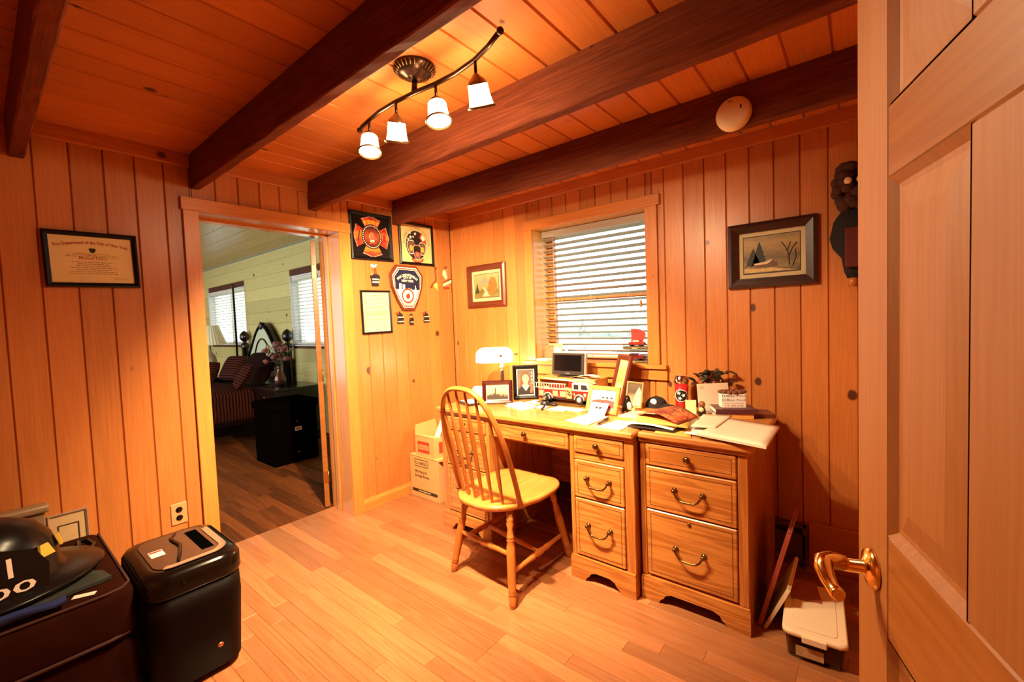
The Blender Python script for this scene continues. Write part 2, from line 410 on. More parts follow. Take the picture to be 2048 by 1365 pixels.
# ---- right wall and rear wall (behind the camera), with the doorway of the open door in the right wall
XR = 3.17
wr = MB(); wr.box(-.25, 2.46, .018, .12, 0, ZC).box(3.28, 3.6, .018, .12, 0, ZC).box(2.46, 3.28, .018, .12, 2.06, ZC)
wall_right = struct(wr.build('wall_right', dark_gap, loc=(XR, 0, 0), rot=(0, 0, -PI / 2)))
plank_row(wall_right, 0, 2.46, .05, lambda a, b: [(0, ZC)]); plank_row(wall_right, 2.46, 3.28, .05, lambda a, b: [(2.06, ZC)]); plank_row(wall_right, 3.28, 3.45, .05, lambda a, b: [(0, ZC)])
wb = MB().box(-3.3, .3, .018, .12, 0, ZC)
wall_rear = struct(wb.build('wall_rear', dark_gap, loc=(0, -3.45, 0), rot=(0, 0, PI)))
plank_row(wall_rear, -XR, 0, .03, lambda a, b: [(0, ZC)])
hall = MB().box(XR + .12, 4.4, -3.75, -3.65, 0, 2.4).box(XR + .12, 4.4, -2.2, -2.1, 0, 2.4).box(4.4, 4.5, -3.75, -2.1, 0, 2.4).box(XR + .12, 4.5, -3.75, -2.1, 2.4, 2.5).box(XR + .12, 4.5, -3.75, -2.1, -.1, 0)
struct(hall.build('wall_hall', plain_pine))

# ---- ceiling of planks running away from the camera
ceil = struct(MB().box(-.3, 3.4, -3.6, .3, ZC + .014, ZC + .1).build('ceiling', dark_gap), 'knotty pine plank ceiling')
cp = MB(); g = .006; w = .1445
pr = [(-w / 2, .013), (-w / 2, .010), (-w / 2 + g, 0), (w / 2 - g, 0), (w / 2, .010), (w / 2, .013)]
cp.add([(x, -3.45, z) for x, z in pr] + [(x, 0, z) for x, z in pr], [tuple(range(6)), tuple(range(11, 5, -1))] + [(i, (i + 1) % 6, 6 + (i + 1) % 6, 6 + i) for i in range(6)])
cpm = cp.mesh('plank'); bm = bmesh.new(); bm.from_mesh(cpm); bmesh.ops.recalc_face_normals(bm, faces=bm.faces[:]); bm.to_mesh(cpm); bm.free()
x = 2.81 - w * 19 - w / 2
while x < XR + w / 2:
    if x > w / 2: place('plank', cpm, pine_ceil, ceil, (x, 0, ZC))
    elif x > -w / 2: MB().box(0, x + w / 2 - .003, -3.45, 0, 0, .013, .001).build('plank', pine_ceil, ceil, (0, 0, ZC))
    x += w

# ---- beams
def beam(y0, y1, label):
    L = XR; n = 46; rnd = random.Random(int(-y0 * 100)); mb = MB(); rows = []
    for i in range(n + 1):
        xx = L * i / n; j = lambda s: rnd.uniform(-s, s)
        rows.append([(xx, y0 + j(.0012), 2.172 + .004 + j(.002)), (xx, y0 + .005 + j(.0015), 2.172 + j(.0015)), (xx, y1 - .005 + j(.0015), 2.172 + j(.0015)), (xx, y1 + j(.0012), 2.172 + .004 + j(.002)), (xx, y1, ZC), (xx, y0, ZC)])
    vs = [p for r in rows for p in r]; F = [tuple(range(6)), tuple(n * 6 + k for k in range(5, -1, -1))]
    for i in range(n):
        for k in range(6): F.append((i * 6 + k, i * 6 + (k + 1) % 6, (i + 1) * 6 + (k + 1) % 6, (i + 1) * 6 + k))
    mb.add(vs, F)
    o = mb.build('ceiling_beam', beam_wood, loc=(0.002, 0, 0)); return tag(o, label, 'beam', 'dark ceiling beams')
beam(-2.607, -2.557, 'dark stained ceiling beam at the far left above the framed certificate')
beam(-1.9458, -1.900, 'dark stained ceiling beam ending over the left end of the doorway header')
beam(-1.289, -1.2326, 'dark stained ceiling beam lit brightly just behind the track light')
beam(-.6177, -.5700, 'dark stained ceiling beam that carries the round smoke detector')

# ---- crown mouldings
def trim(n, mb, m, label): return struct(mb.build('trim_%d' % n, m), label)
def crown_l(n, a, b):
    mb = MB(); pr = [(0, 2.284), (.012, 2.284), (.016, 2.292), (.020, 2.345), (.020, ZC), (0, ZC)]
    mb.add([(x, a, z) for x, z in pr] + [(x, b, z) for x, z in pr], [tuple(range(6)), tuple(range(11, 5, -1))] + [(i, (i + 1) % 6, 6 + (i + 1) % 6, 6 + i) for i in range(6)])
    trim(n, mb, trim_crown, 'pine crown strip along the ceiling over the doorway wall')
trim_crown = wood('pine_crown', (.50, .145, .026), (.41, .10, .016), 'Y', 'X', .12, rough=.34, vary=.05)
trim_crown_x = wood('pine_crown_x', (.50, .145, .026), (.41, .10, .016), 'X', 'Y', .12, rough=.34, vary=.05)
crown_l(1, -3.45, -2.609); crown_l(2, -2.555, -1.948); crown_l(3, -1.898, -1.291); crown_l(4, -1.230, -.620); crown_l(5, -.568, 0)
mb = MB(); pr = [(0, 2.284), (-.012, 2.284), (-.016, 2.292), (-.020, 2.345), (-.020, ZC), (0, ZC)]
mb.add([(.0, y, z) for y, z in pr] + [(XR, y, z) for y, z in pr], [tuple(range(6)), tuple(range(11, 5, -1))] + [(i, (i + 1) % 6, 6 + (i + 1) % 6, 6 + i) for i in range(6)])
trim(6, mb, trim_crown_x, 'pine crown strip along the ceiling over the window wall')

# ---- doorway casing and jambs
trim(7, MB().box(0, .026, -2.0, -.998, ZH, 2.1195, .002), wood('pine_header', (.62, .24, .052), (.52, .18, .034), 'Y', 'X', .12, rough=.34, vary=.03), 'pine head casing over the doorway')
tz = wood('pine_casing', (.62, .24, .052), (.52, .18, .034), 'Z', 'X', .16, rough=.34, vary=.03)
trim(8, MB().box(0, .020, -1.992, YL, 0, ZH, .002), tz, 'pine casing on the left of the doorway')
trim(9, MB().box(0, .020, YR, -.999, 0, ZH, .002), tz, 'pine casing on the right of the doorway')
jm = wood('pine_jamb', (.60, .26, .07), (.48, .18, .04), 'Z', 'Y', .05, rough=.25, vary=.03, coat=.3)
trim(10, MB().box(-.28, 0, YL - .02, YL, 0, ZH, .001), jm, 'pine door jamb on the left')
jr = MB().box(-.28, 0, YR, YR + .02, 0, ZH, .001).box(-.19, -.15, YR - .012, YR, 0, ZH - .002, .001)
trim(11, jr, jm, 'pine door jamb on the right with its stop')
jt = wood('pine_jamb_head', (.66, .30, .08), (.55, .22, .05), 'Y', 'Z', .05, rough=.2, vary=.03, coat=.5)
trim(12, MB().box(-.28, 0, YL, YR, ZH, ZH + .02, .001).box(-.19, -.15, YL, YR, ZH - .012, ZH, .001), jt, 'pine door jamb across the top')

bbw = wood('pine_baseboard', (.62, .24, .052), (.52, .18, .034), 'Y', 'X', .1, rough=.34, vary=.03)
def baseboard(name, a, b):
    pr = [(0, 0), (.016, 0), (.016, .062), (.010, .074), (.006, .086), (0, .086)]
    mb = MB().add([(x, a, z) for x, z in pr] + [(x, b, z) for x, z in pr], [tuple(range(6)), tuple(range(11, 5, -1))] + [(i, (i + 1) % 6, 6 + (i + 1) % 6, 6 + i) for i in range(6)])
    return struct(mb.build(name, bbw))
baseboard('baseboard_left', -.998, -.002); baseboard('baseboard_left_rear', -3.44, -1.993)
struct(MB().box(2.67, XR - .001, -.016, 0, 0, .245, .003).build('baseboard_window', trim_x))
h = thing('baseboard_heater', 'long dark baseboard heater low on the wall behind the desk', 'heater', (1.6, -.001, 0))
hm = mat('heater_enamel', (.10, .035, .018), .45)
MB().box(-1.05, 1.06, -.012, 0, .03, .23, .002).build('back_panel', hm, h)
MB().prism([(-1.05, .06), (1.06, .06), (1.06, .185), (-1.05, .185)], -.06, -.052).build('front_cover', hm, h)
MB().box(-1.05, 1.06, -.055, 0, .216, .223, .002).build('top_cover', hm, h)
for sx in (-1.05, 1.045): MB().box(sx, sx + .015, -.06, 0, .0, .223, .002).build('end_cap', hm, h)

# ---- floor of narrow oak strips
floor = struct(MB().box(-.28, 3.4, -3.6, .1, -.06, -.012).build('floor', mat('subfloor', (.30, .12, .03), .7)), 'honey oak strip floor')
def boards(parent, y0, y1, x0f, x1, seed, m, bw=.0675):
    rnd = random.Random(seed); y = y1
    while y > y0 + 1e-4:
        xa = x0f(y - bw / 2); x = xa - rnd.choice((0, .15, .3, .45, .6)) * 0
        first = True
        while x < x1 - 1e-4:
            L = rnd.choice((.45, .6, .75, .9, 1.05, 1.2))
            if first: L = rnd.choice((.3, .45, .6, .75, .9)); first = False
            if x + L > x1 - .12: L = x1 - x
            place('board', boxmesh('board', (0, L - .0006, -bw + .0006, 0, -.012, 0), .0009, m.name), m, parent, (x, y, 0)); x += L
        y -= bw
boards(floor, -3.45, 0, lambda y: -.279 if YL < y < YR else .0, XR, 3, floor_oak)

# ------------------------------------------------------------------ bedroom beyond the doorway
BX0, BX1, BY0 = -7.0, -.28, -4.2
BZ = 2.51
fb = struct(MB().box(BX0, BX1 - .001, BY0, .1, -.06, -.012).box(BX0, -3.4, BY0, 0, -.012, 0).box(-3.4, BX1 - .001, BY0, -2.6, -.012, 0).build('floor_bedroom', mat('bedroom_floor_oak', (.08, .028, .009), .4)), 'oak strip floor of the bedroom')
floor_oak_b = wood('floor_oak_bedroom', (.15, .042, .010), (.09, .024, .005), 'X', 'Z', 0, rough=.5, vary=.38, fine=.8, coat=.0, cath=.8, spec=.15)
boards(fb, -2.6, 0, lambda y: -3.4, BX1 - .003, 11, floor_oak_b)
W1 = (-6.42, -4.76); W2 = (-3.16, -2.32); BWZ = (1.165, 2.085)
wbn = MB()
for a, b in ((BX0, W1[0] - .013), (W1[1] + .013, W2[0] - .013), (W2[1] + .013, BX1)): wbn.box(a, b, .018, .14, 0, BZ)
for a, b in (W1, W2): wbn.box(a - .013, b + .013, .018, .14, 0, BWZ[0] - .013).box(a - .013, b + .013, .018, .14, BWZ[1] + .013, BZ)
wall_bed = struct(wbn.build('wall_bedroom', dark_gap), 'pale pine plank wall of the bedroom with two windows')
hp = .178; z = 1.476 - hp * 8
while z < BZ:
    z1 = min(z + hp, BZ); zz = max(z, 0)
    cuts = [(BX0, BX1)]
    if z1 > BWZ[0] + .01 and zz < BWZ[1] - .01: cuts = [(BX0, W1[0] - .013), (W1[1] + .013, W2[0] - .013), (W2[1] + .013, BX1)]
    for a, b in cuts:
        za, zb = zz, z1
        w_, h_ = b - a, zb - za; k = ('h', round(w_, 3), round(h_, 3))
        if k not in _pm:
            g = .004; pr = [(.018, 0), (.007, 0), (0, g), (0, h_ - g), (.007, h_), (.018, h_)]
            mb = MB().add([(0, y, q) for y, q in pr] + [(w_, y, q) for y, q in pr], [tuple(range(6)), tuple(range(11, 5, -1))] + [(i, (i + 1) % 6, 6 + (i + 1) % 6, 6 + i) for i in range(6)])
            me = mb.mesh('plank'); bm = bmesh.new(); bm.from_mesh(me); bmesh.ops.recalc_face_normals(bm, faces=bm.faces[:]); bm.to_mesh(me); bm.free(); _pm[k] = me
        place('plank', _pm[k], pine_h, wall_bed, (a, 0, za))
    z += hp
# south wall with an unseen opening, added and widened to light the room, west wall
wwt = MB().box(BX0, -6.5, BY0 - .12, BY0, 0, BZ).box(-1.0, BX1, BY0 - .12, BY0, 0, BZ).box(-6.5, -1.0, BY0 - .12, BY0, 0, .3).box(-6.5, -1.0, BY0 - .12, BY0, 2.4, BZ)
bw_m = mat('bedroom_wall_pine', (.55, .40, .15), .5)
struct(wwt.build('wall_bedroom_south', bw_m)); struct(MB().box(BX0 - .1, BX0, BY0, .14, 0, BZ).build('wall_bedroom_west', bw_m))
struct(MB().box(BX1 + .0, BX1 + .02, BY0, -3.46, 0, BZ).box(BX1 + .0, BX1 + .019, -3.46, YL - .02, 0, BZ).box(BX1 + .0, BX1 + .019, YR + .02, .1, 0, BZ).box(BX1 + .0, BX1 + .019, YL - .02, YR + .02, ZH + .02, BZ).build('wall_bedroom_east', bw_m))
cb = struct(MB().box(BX0, BX1 + .02, BY0, .14, BZ + .014, BZ + .1).build('ceiling_bedroom', mat('gap_light_white', (.85, .85, .82), .5)), 'pine plank ceiling of the bedroom with light painted into its joints')  # white backing stands in for window light caught in the plank gaps
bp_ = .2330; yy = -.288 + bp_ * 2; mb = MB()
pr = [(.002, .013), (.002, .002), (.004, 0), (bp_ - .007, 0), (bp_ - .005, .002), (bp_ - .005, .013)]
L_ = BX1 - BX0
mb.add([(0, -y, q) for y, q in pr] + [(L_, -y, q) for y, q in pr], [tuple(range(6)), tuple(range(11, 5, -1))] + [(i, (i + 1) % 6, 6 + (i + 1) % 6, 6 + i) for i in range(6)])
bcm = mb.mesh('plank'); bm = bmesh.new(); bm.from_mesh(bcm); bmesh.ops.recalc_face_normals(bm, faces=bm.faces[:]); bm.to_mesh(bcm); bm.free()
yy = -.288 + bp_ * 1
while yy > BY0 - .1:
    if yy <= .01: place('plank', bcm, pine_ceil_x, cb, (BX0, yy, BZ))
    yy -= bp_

# ------------------------------------------------------------------ windows and blinds
clear = glass('window_glass')
white_paint = mat('white_sash_paint', (.80, .80, .78), .4, var=.03)
sash_brown = wood('sash_timber', (.55, .20, .05), (.42, .13, .03), 'X', 'Y', 0, rough=.4, vary=.03)
def window(n, x0, x1, z0, z1, y, m, rail=None, label=None, mull=None):
    w = sempty('window_%d' % n, (0, 0, 0), label=label)
    fr = MB(); t = .045
    fr.box(x0, x0 + t, y, y + .05, z0, z1, .003).box(x1 - t, x1, y, y + .05, z0, z1, .003).box(x0 + t, x1 - t, y, y + .05, z0, z0 + t, .003).box(x0 + t, x1 - t, y, y + .05, z1 - t, z1, .003)
    fr.build('sash_frame', m, w)
    if rail: MB().box(x0 + t, x1 - t, y, y + .045, rail - .02, rail + .02, .003).build('meeting_rail', m, w)
    if mull: MB().box(mull - .04, mull + .04, y, y + .05, z0, z1, .003).build('mullion', m, w)
    zs = [z0 + t, rail, z1 - t] if rail else [z0 + t, z1 - t]
    for a, b in zip(zs[:-1], zs[1:]): MB().box(x0 + t - .004, x1 - t + .004, y + .02, y + .024, a, b).build('pane', clear, w)
    return w
win1 = window(1, WX0, WX1, WZ0, WZ1, .20, sash_brown, 1.535, 'double-hung window with a deep pine sill')
jw = wood('window_jamb_pine', (.62, .36, .12), (.50, .27, .075), 'Z', 'X', .1, rough=.4, vary=.04)
MB().box(WX0 - .02, WX0, -.0, .255, WZ0, WZ1, .001).build('jamb', jw, win1); MB().box(WX1, WX1 + .02, 0, .255, WZ0, WZ1, .001).build('jamb', jw, win1)
MB().box(WX0 - .02, WX1 + .02, 0, .255, WZ1, WZ1 + .02, .001).build('head_jamb', jw, win1)
MB().box(.846, WX0 + .001, -.021, -.0005, WZ0, 2.068, .002).build('casing', trim_z, win1); MB().box(WX1 - .001, 1.892, -.021, -.0005, WZ0, 2.068, .002).build('casing', trim_z, win1)
MB().box(.846, 1.911, -.027, -.0005, 2.068, 2.137, .002).build('head_casing', trim_x, win1)
MB().box(.80, 1.939, -.042, .255, 1.034, 1.062, .003).build('stool', trim_x, win1)
MB().box(.83, 1.939, -.022, -.0005, .962, 1.034, .002).build('apron', trim_x, win1)
def liner(x0, x1, w):
    for a in (x0 - .012, x1): MB().box(a, a + .012, 0, .14, BWZ[0], BWZ[1], .001).build('jamb', white_paint, w)
    for z_ in (BWZ[0] - .012, BWZ[1]): MB().box(x0 - .012, x1 + .012, -.004, .14, z_, z_ + .012, .001).build('reveal', white_paint, w)
w2 = window(2, W2[0], W2[1], BWZ[0], BWZ[1], .09, white_paint, None, 'bedroom window on the right of the bed')
w3 = window(3, W1[0], W1[1], BWZ[0], BWZ[1], .09, white_paint, None, 'bedroom double window on the left of the bed', (W1[0] + W1[1]) / 2)
liner(W2[0], W2[1], w2); liner(W1[0], W1[1], w3)
slat_m = wood('blind_slat_wood', (.36, .31, .26), (.31, .26, .21), 'X', 'Z', 0, rough=.35, vary=.05)
cord_m = mat('blind_cord', (.55, .45, .33), .7)
tassel_m = mat('tassel_wood', (.45, .17, .05), .4)
white_slat = mat('white_blind_slat', (.72, .66, .55), .4, var=.05)
def blind(name, x0, x1, z0, z1, y, pitch, label, tilt, ladders, tassels=(), rail_h=.05, slatm=None, group=None):
    b = thing(name, label, 'blind', ((x0 + x1) / 2, y, z0), 0, group); W = (x1 - x0) / 2; H = z1 - z0; slatm = slatm or slat_m
    MB().box(-W, W, -.028, .028, H - rail_h, H, .003).build('valance', slatm, b)
    MB().box(-W, W, -.024, .024, 0, .018, .003).build('bottom_rail', slatm, b)
    sm = boxmesh('slat', (-W, W, -.024, .024, -.0014, .0014), .0006); z = .018 + pitch * .7
    while z < H - rail_h - .005:
        place('slat', sm, slatm, b, (0, 0, z), (tilt, 0, 0)); z += pitch
    for lx in ladders:
        for yy in (-.026, .026): MB().tube([(lx, yy, .01), (lx, yy, H - rail_h)], .0011, 4).build('ladder_cord', cord_m, b)
    for lx, zt in tassels:
        MB().tube([(lx, -.034, zt), (lx, -.034, H - rail_h)], .0012, 4).build('pull_cord', cord_m, b)
        MB().lathe([(.002, .0), (.008, -.006), (.010, -.03), (.006, -.048), (0, -.05)], 8, T(lx, -.034, zt)).build('tassel', tassel_m, b)
    return b
blind('window_blind', WX0 + .012, WX1 - .004, 1.085, 2.063, .125, .0455, 'wooden slat blind with pull cords in the office window', math.radians(-16), (-.30, -.02, .27), ((.36, .40), (-.33, .33)))
blind('bedroom_blind', W2[0] + .01, W2[1] - .01, BWZ[0] + .01, BWZ[1], .045, .047, 'slat blind in the bedroom window to the right of the headboard', math.radians(-12), (-.25, .25), group='bedroom blinds', slatm=white_slat)
mid = (W1[0] + W1[1]) / 2
blind('bedroom_blind', W1[0] + .01, mid - .01, BWZ[0] + .01, BWZ[1], .045, .047, 'left slat blind of the bedroom double window behind the lampshade', math.radians(-12), (-.22, .22), group='bedroom blinds', slatm=white_slat)
blind('bedroom_blind', mid + .01, W1[1] - .01, BWZ[0] + .01, BWZ[1], .045, .047, 'right slat blind of the bedroom double window beside the headboard', math.radians(-12), (-.22, .22), group='bedroom blinds', slatm=white_slat)

# ------------------------------------------------------------------ doors
brass = mat('polished_brass', (.86, .52, .16), .14, 1.0, var=.03)
def panel_door(n, W, H, label, T_=.035):
    """Six-panel door, hinge edge at local x=0, latch edge at x=W, front face at -Y."""
    d = sempty('door_%d' % n, label=label)
    st = .125; mu = .10; y0, y1 = -T_ / 2, T_ / 2
    rails = [(0, .24), (.84, 1.006), (1.555, 1.662), (H - .13, H)]
    for a in (0, W - st): MB().box(a, a + st, y0, y1, 0, H, .003).build('stile', door_pine, d)
    for a, b in rails: MB().box(st, W - st, y0, y1, a, b, .003).build('rail', door_pine_x, d)
    cols = [(st, W / 2 - mu / 2), (W / 2 + mu / 2, W - st)]
    for (a, b), (c, e) in zip(rails[:-1], rails[1:]):
        MB().box(W / 2 - mu / 2, W / 2 + mu / 2, y0, y1, b, c, .003).build('mullion', door_pine, d)
        for xa, xb in cols:
            mb = MB(); zs = (b, c)
            for s in (-1, 1):
                f = y0 if s < 0 else y1
                lv = [(0, f), (.012, f - s * .010), (.020, f - s * .011), (.055, f - s * .004)]
                for (i0, ya), (i1, yb) in zip(lv[:-1], lv[1:]):
                    A = [(xa + i0, ya, b + i0), (xb - i0, ya, b + i0), (xb - i0, ya, c - i0), (xa + i0, ya, c - i0)]
                    B = [(xa + i1, yb, b + i1), (xb - i1, yb, b + i1), (xb - i1, yb, c - i1), (xa + i1, yb, c - i1)]
                    mb.add(A + B, [(k, (k + 1) % 4, 4 + (k + 1) % 4, 4 + k) for k in range(4)])
                i, yb = lv[-1]
                mb.add([(xa + i, yb, b + i), (xb - i, yb, b + i), (xb - i, yb, c - i), (xa + i, yb, c - i)], [(0, 1, 2, 3)])
            mb.build('panel', door_pine, d)
    return d
d1 = panel_door(1, .76, 2.03, 'open six-panel pine door at the right edge with a brass lever')
ang = math.radians(90 + 17); d1.rotation_euler = (0, 0, ang)
E_ = Vector((2.887, -1.752, 0)); dr = Vector((math.cos(ang), math.sin(ang), 0)); nrm = Vector((-dr.y, dr.x, 0))
# visible face is on the -X side of the room: local +Y of the turned door
d1.location = E_ - dr * .76 - nrm * .0175 + Vector((0, 0, .008))
lev = MB().lathe([(0, 0), (.034, 0), (.034, .003), (.030, .008), (.018, .012), (.011, .016), (.011, .042), (0, .042)], 24, T(.76 - .068, .0175, .922) @ RX(-PI / 2)).build('rosette', brass, d1)
pth = [(.76 - .068, .055, .924), (.76 - .064, .078, .925), (.76 - .070, .088, .924), (.76 - .082, .091, .918), (.76 - .098, .089, .908), (.76 - .112, .085, .900), (.76 - .124, .082, .898), (.76 - .132, .082, .902)]
MB().tube(pth, [.0125, .0145, .015, .014, .012, .0105, .0115, .008], 12).build('lever', brass, d1)
hinge_m = mat('hinge_brass', (.55, .24, .06), .35, 1.0)
d2 = sempty('door_2', (-.297, -1.137, 0), math.radians(-26.5), label='pine bedroom door standing open beyond the doorway')
MB().box(-.80, .0, .0, .035, .008, 2.03, .002).build('slab', door_pine_x, d2)
for z in (.24, 1.02, 1.80):
    hn = MB().box(.0, .002, .002, .030, z - .045, z + .045, .0005); hn.tube([(.003, .036, z - .045), (.003, .036, z + .045)], .004, 8); hn.build('hinge', hinge_m, d2)

# ------------------------------------------------------------------ outdoors, seen bright through the blinds
struct(MB().box(-30, 30, .5, 40, -.75, -.7).build('ground', mat('lawn', (.30, .36, .22), .9, var=.3, scale=3)))
lf = mat('pale_foliage', (.66, .70, .66), .8, var=.35, scale=9)
rnd = random.Random(4)
for i, (x, y, s) in enumerate(((-6.6, 7.5, .95), (-3.3, 8.4, 1.0), (0.2, 7.6, .95), (3.5, 8.2, 1.0))):
    t = thing('garden_shrub', ['pale leafy shrub outside the window farthest left', 'pale leafy shrub outside the window second from left', 'pale leafy shrub outside the window third from left', 'pale leafy shrub outside the window farthest right'][i], 'shrub', (x, y, -.7), rnd.uniform(0, 6), 'shrubs outside the window')
    mb = MB()
    for k in range(16):
        c = (rnd.uniform(-1, 1) * s, rnd.uniform(-.7, .7) * s, rnd.uniform(.3, 2.1) * s); mb.ball(c, (.5 * s, .5 * s, .42 * s), 9, 6)
    mb.build('foliage', lf, t); MB().tube([(0, 0, 0), (.05, 0, .6)], .08, 8).build('trunk', beam_wood, t)

# ------------------------------------------------------------------ track light (the room's main lamps)
bronze = mat('dark_bronze', (.060, .028, .014), .28, .85, var=.1)
bronze_lt = mat('shade_collar_bronze', (.30, .16, .06), .3, .8)
shade_glow = glow('lit_frosted_glass', (1.0, .74, .42), 75.0)
rim_m = mat('bell_rim_bronze', (.22, .13, .05), .25, .6)
TX, TY, TZ = 1.56, -1.628, 2.26
tl = thing('track_light', 'bronze wavy-bar ceiling track light with four lit bell shades', 'ceiling light', (TX, TY, ZC))
def tlp(x, y, z): return (x - TX, y - TY, z - ZC)
bar_pts = [(1.130, -1.600), (1.17, -1.612), (1.244, -1.626), (1.34, -1.640), (1.456, -1.643), (1.566, -1.636), (1.668, -1.622), (1.77, -1.619), (1.879, -1.632), (1.96, -1.655), (2.035, -1.685)]
MB().tube([tlp(x, y, 2.258) for x, y in bar_pts], .0085, 10).build('bar', bronze, tl)
for (x, y), s in ((bar_pts[0], -1), (bar_pts[-1], 1)): MB().ball(tlp(x, y, 2.258), .012, 10, 8).build('end_knob', bronze, tl)
MB().lathe([(0, -.048), (.018, -.047), (.034, -.040), (.048, -.030), (.060, -.026), (.066, -.018), (.078, -.010), (.080, 0)], 32).build('canopy', bronze, tl)
MB().tube([(0, 0, -.04), (0, -.006, -.092)], .011, 8).build('stem', bronze, tl)
for k in range(28):
    a = 2 * PI * k / 28; MB().tube([(.063 * math.cos(a), .063 * math.sin(a), -.0225), (.079 * math.cos(a), .079 * math.sin(a), -.0085)], .0028, 4).build('canopy_rib', bronze_lt, tl)
for (x, y), ax, watt, cone in (((1.244, -1.626), (.22, -.18, -1), 56, 160), ((1.456, -1.643), (-.36, .25, -1), 460, 118), ((1.668, -1.622), (.22, -.10, -1), 62, 170), ((1.879, -1.632), (-.20, .50, -1), 66, 150)):
    MB().tube([tlp(x, y, 2.258), tlp(x, y, 2.208)], .0055, 8).build('arm', bronze, tl)
    q = Vector((0, 0, -1)).rotation_difference(Vector(ax).normalized()).to_matrix().to_4x4()
    Mx = T(*tlp(x, y, 2.208)) @ q
    cp_ = MB().lathe([(.004, .004), (.010, .002), (.014, -.004), (.026, -.014), (.034, -.026), (.034, -.029)], 20, Mx).build('shade_collar', bronze_lt, tl)
    MB().lathe([(.0335, -.029), (.0350, -.045), (.0365, -.062), (.0395, -.080), (.0430, -.094)], 24, Mx).build('glass_shade', shade_glow, tl)
    MB().lathe([(.0425, -.092), (.0475, -.094), (.0500, -.099), (.0475, -.103), (.0440, -.101), (.0425, -.092)], 24, Mx).build('shade_rim', rim_m, tl)
    MB().ball((0, 0, -.080), (.018, .018, .018), 12, 8, Mx).build('bulb', glow('lit_bulb', (1.0, .80, .50), 60.0), tl)
    l = bpy.data.lights.new('shade_spot', 'SPOT'); l.energy = watt; l.color = LAMP_COL; l.spot_size = math.radians(cone); l.spot_blend = .6; l.shadow_soft_size = .022
    lo = bpy.data.objects.new('shade_spot', l); COL.objects.link(lo); lo.parent = tl
    lo.matrix_local = T(*(Mx @ Vector((0, 0, -.110)))) @ (q if cone > 120 else Vector((0, 0, -1)).rotation_difference(Vector((-.60, .62, -1)).normalized()).to_matrix().to_4x4())

# smoke detector
sd = thing('smoke_detector', 'round white smoke detector on the side of the dark beam', 'smoke detector', (2.462, -.6185, 2.232))
sdm = mat('ivory_plastic', (.80, .66, .42), .4, var=.03)
MB().lathe([(.071, 0), (.071, .014), (.066, .026), (.058, .033), (.030, .036), (0, .036)], 40, RX(PI / 2)).build('housing', sdm, sd)
MB().box(.030, .036, -.0375, -.034, .006, .022, .001).build('test_slot', mat('dark_slot', (.05, .03, .02), .6), sd)
MB().box(-.018, .002, -.0372, -.034, .043, .050, .001).build('vent_mark', mat('grey_print', (.35, .28, .18), .6), sd)

# ------------------------------------------------------------------ desk with two pedestals, and the file cabinet beside it
ant_brass = mat('antique_brass', (.20, .115, .045), .25, 1.0, var=.15)
groove = mat('drawer_groove', (.16, .04, .010), .7)
def plinth(L, h, m0, m1):
    # scalloped apron, m0/m1 = where the cut-out starts and ends
    pts = [(0, 0), (m0, 0), (m0 + .006, .018), (m0 + .022, .030), (m0 + .030, .046), (m0 + .045, .052), (m0 + .058, .058), (m0 + .075, .058)]
    pts += [(L - x if False else m0 + m1 - x, z) for x, z in pts[::-1][:-1]] + [(L, 0), (L, h - .012), (L - .004, h), (.004, h), (0, h - .012)]
    return MB().prism(pts, -.012, .02)
def drawer(parent, x0, x1, z0, z1, pulls, lock=False, y=0.0):
    d = MB().box(x0, x1, y - .004, y + .014, z0, z1, .004).build('drawer', oak_x, parent)
    g = MB()
    i = .018; gw = .003
    for a in ((x0 + i, x1 - i, z0 + i, z0 + i + gw), (x0 + i, x1 - i, z1 - i - gw, z1 - i), (x0 + i, x0 + i + gw, z0 + i, z1 - i), (x1 - i - gw, x1 - i, z0 + i, z1 - i)):
        g.box(a[0], a[1], y - .0046, y - .003, a[2], a[3])
    g.build('bead_line', groove, d)
    cx, cz = (x0 + x1) / 2, (z0 + z1) / 2
    if pulls == 'knob':
        MB().lathe([(.006, 0), (.006, .010), (.011, .013), (.0165, .019), (.0165, .024), (.011, .029), (0, .031)], 16, T(cx, y - .004, cz + .004) @ RX(PI / 2)).build('knob', ant_brass, d)
    else:
        czp = cz + .012 if pulls == 'bail' else pulls
        h_ = MB()
        for s in (-.062, .062):
            h_.lathe([(.012, 0), (.0125, .003), (.009, .006), (.006, .010), (.006, .016), (.0095, .020), (.0095, .026), (.005, .030), (0, .031)], 14, T(cx + s, y - .004, czp) @ RX(PI / 2))
        n = 22
        pts = []
        for k in range(n + 1):
            t = k / n; s = -1 + 2 * t
            pts.append((cx + .062 * s * (1 - .12 * (1 - abs(s)) ** .5), y - .028 - .006 * (1 - s * s), czp - .038 * (1 - abs(s) ** 5)))
        h_.tube(pts, [.0040 + .0012 * (abs(math.sin(k * 1.5)) if 5 < k < 17 else .3) for k in range(n + 1)], 7)
        h_.build('bail_pull', ant_brass, d)
    if lock:
        MB().lathe([(.0085, 0), (.0085, .003), (.006, .004), (0, .004)], 14, T(cx, y - .004, z1 - .030) @ RX(PI / 2)).build('lock', ant_brass, d)
    return d

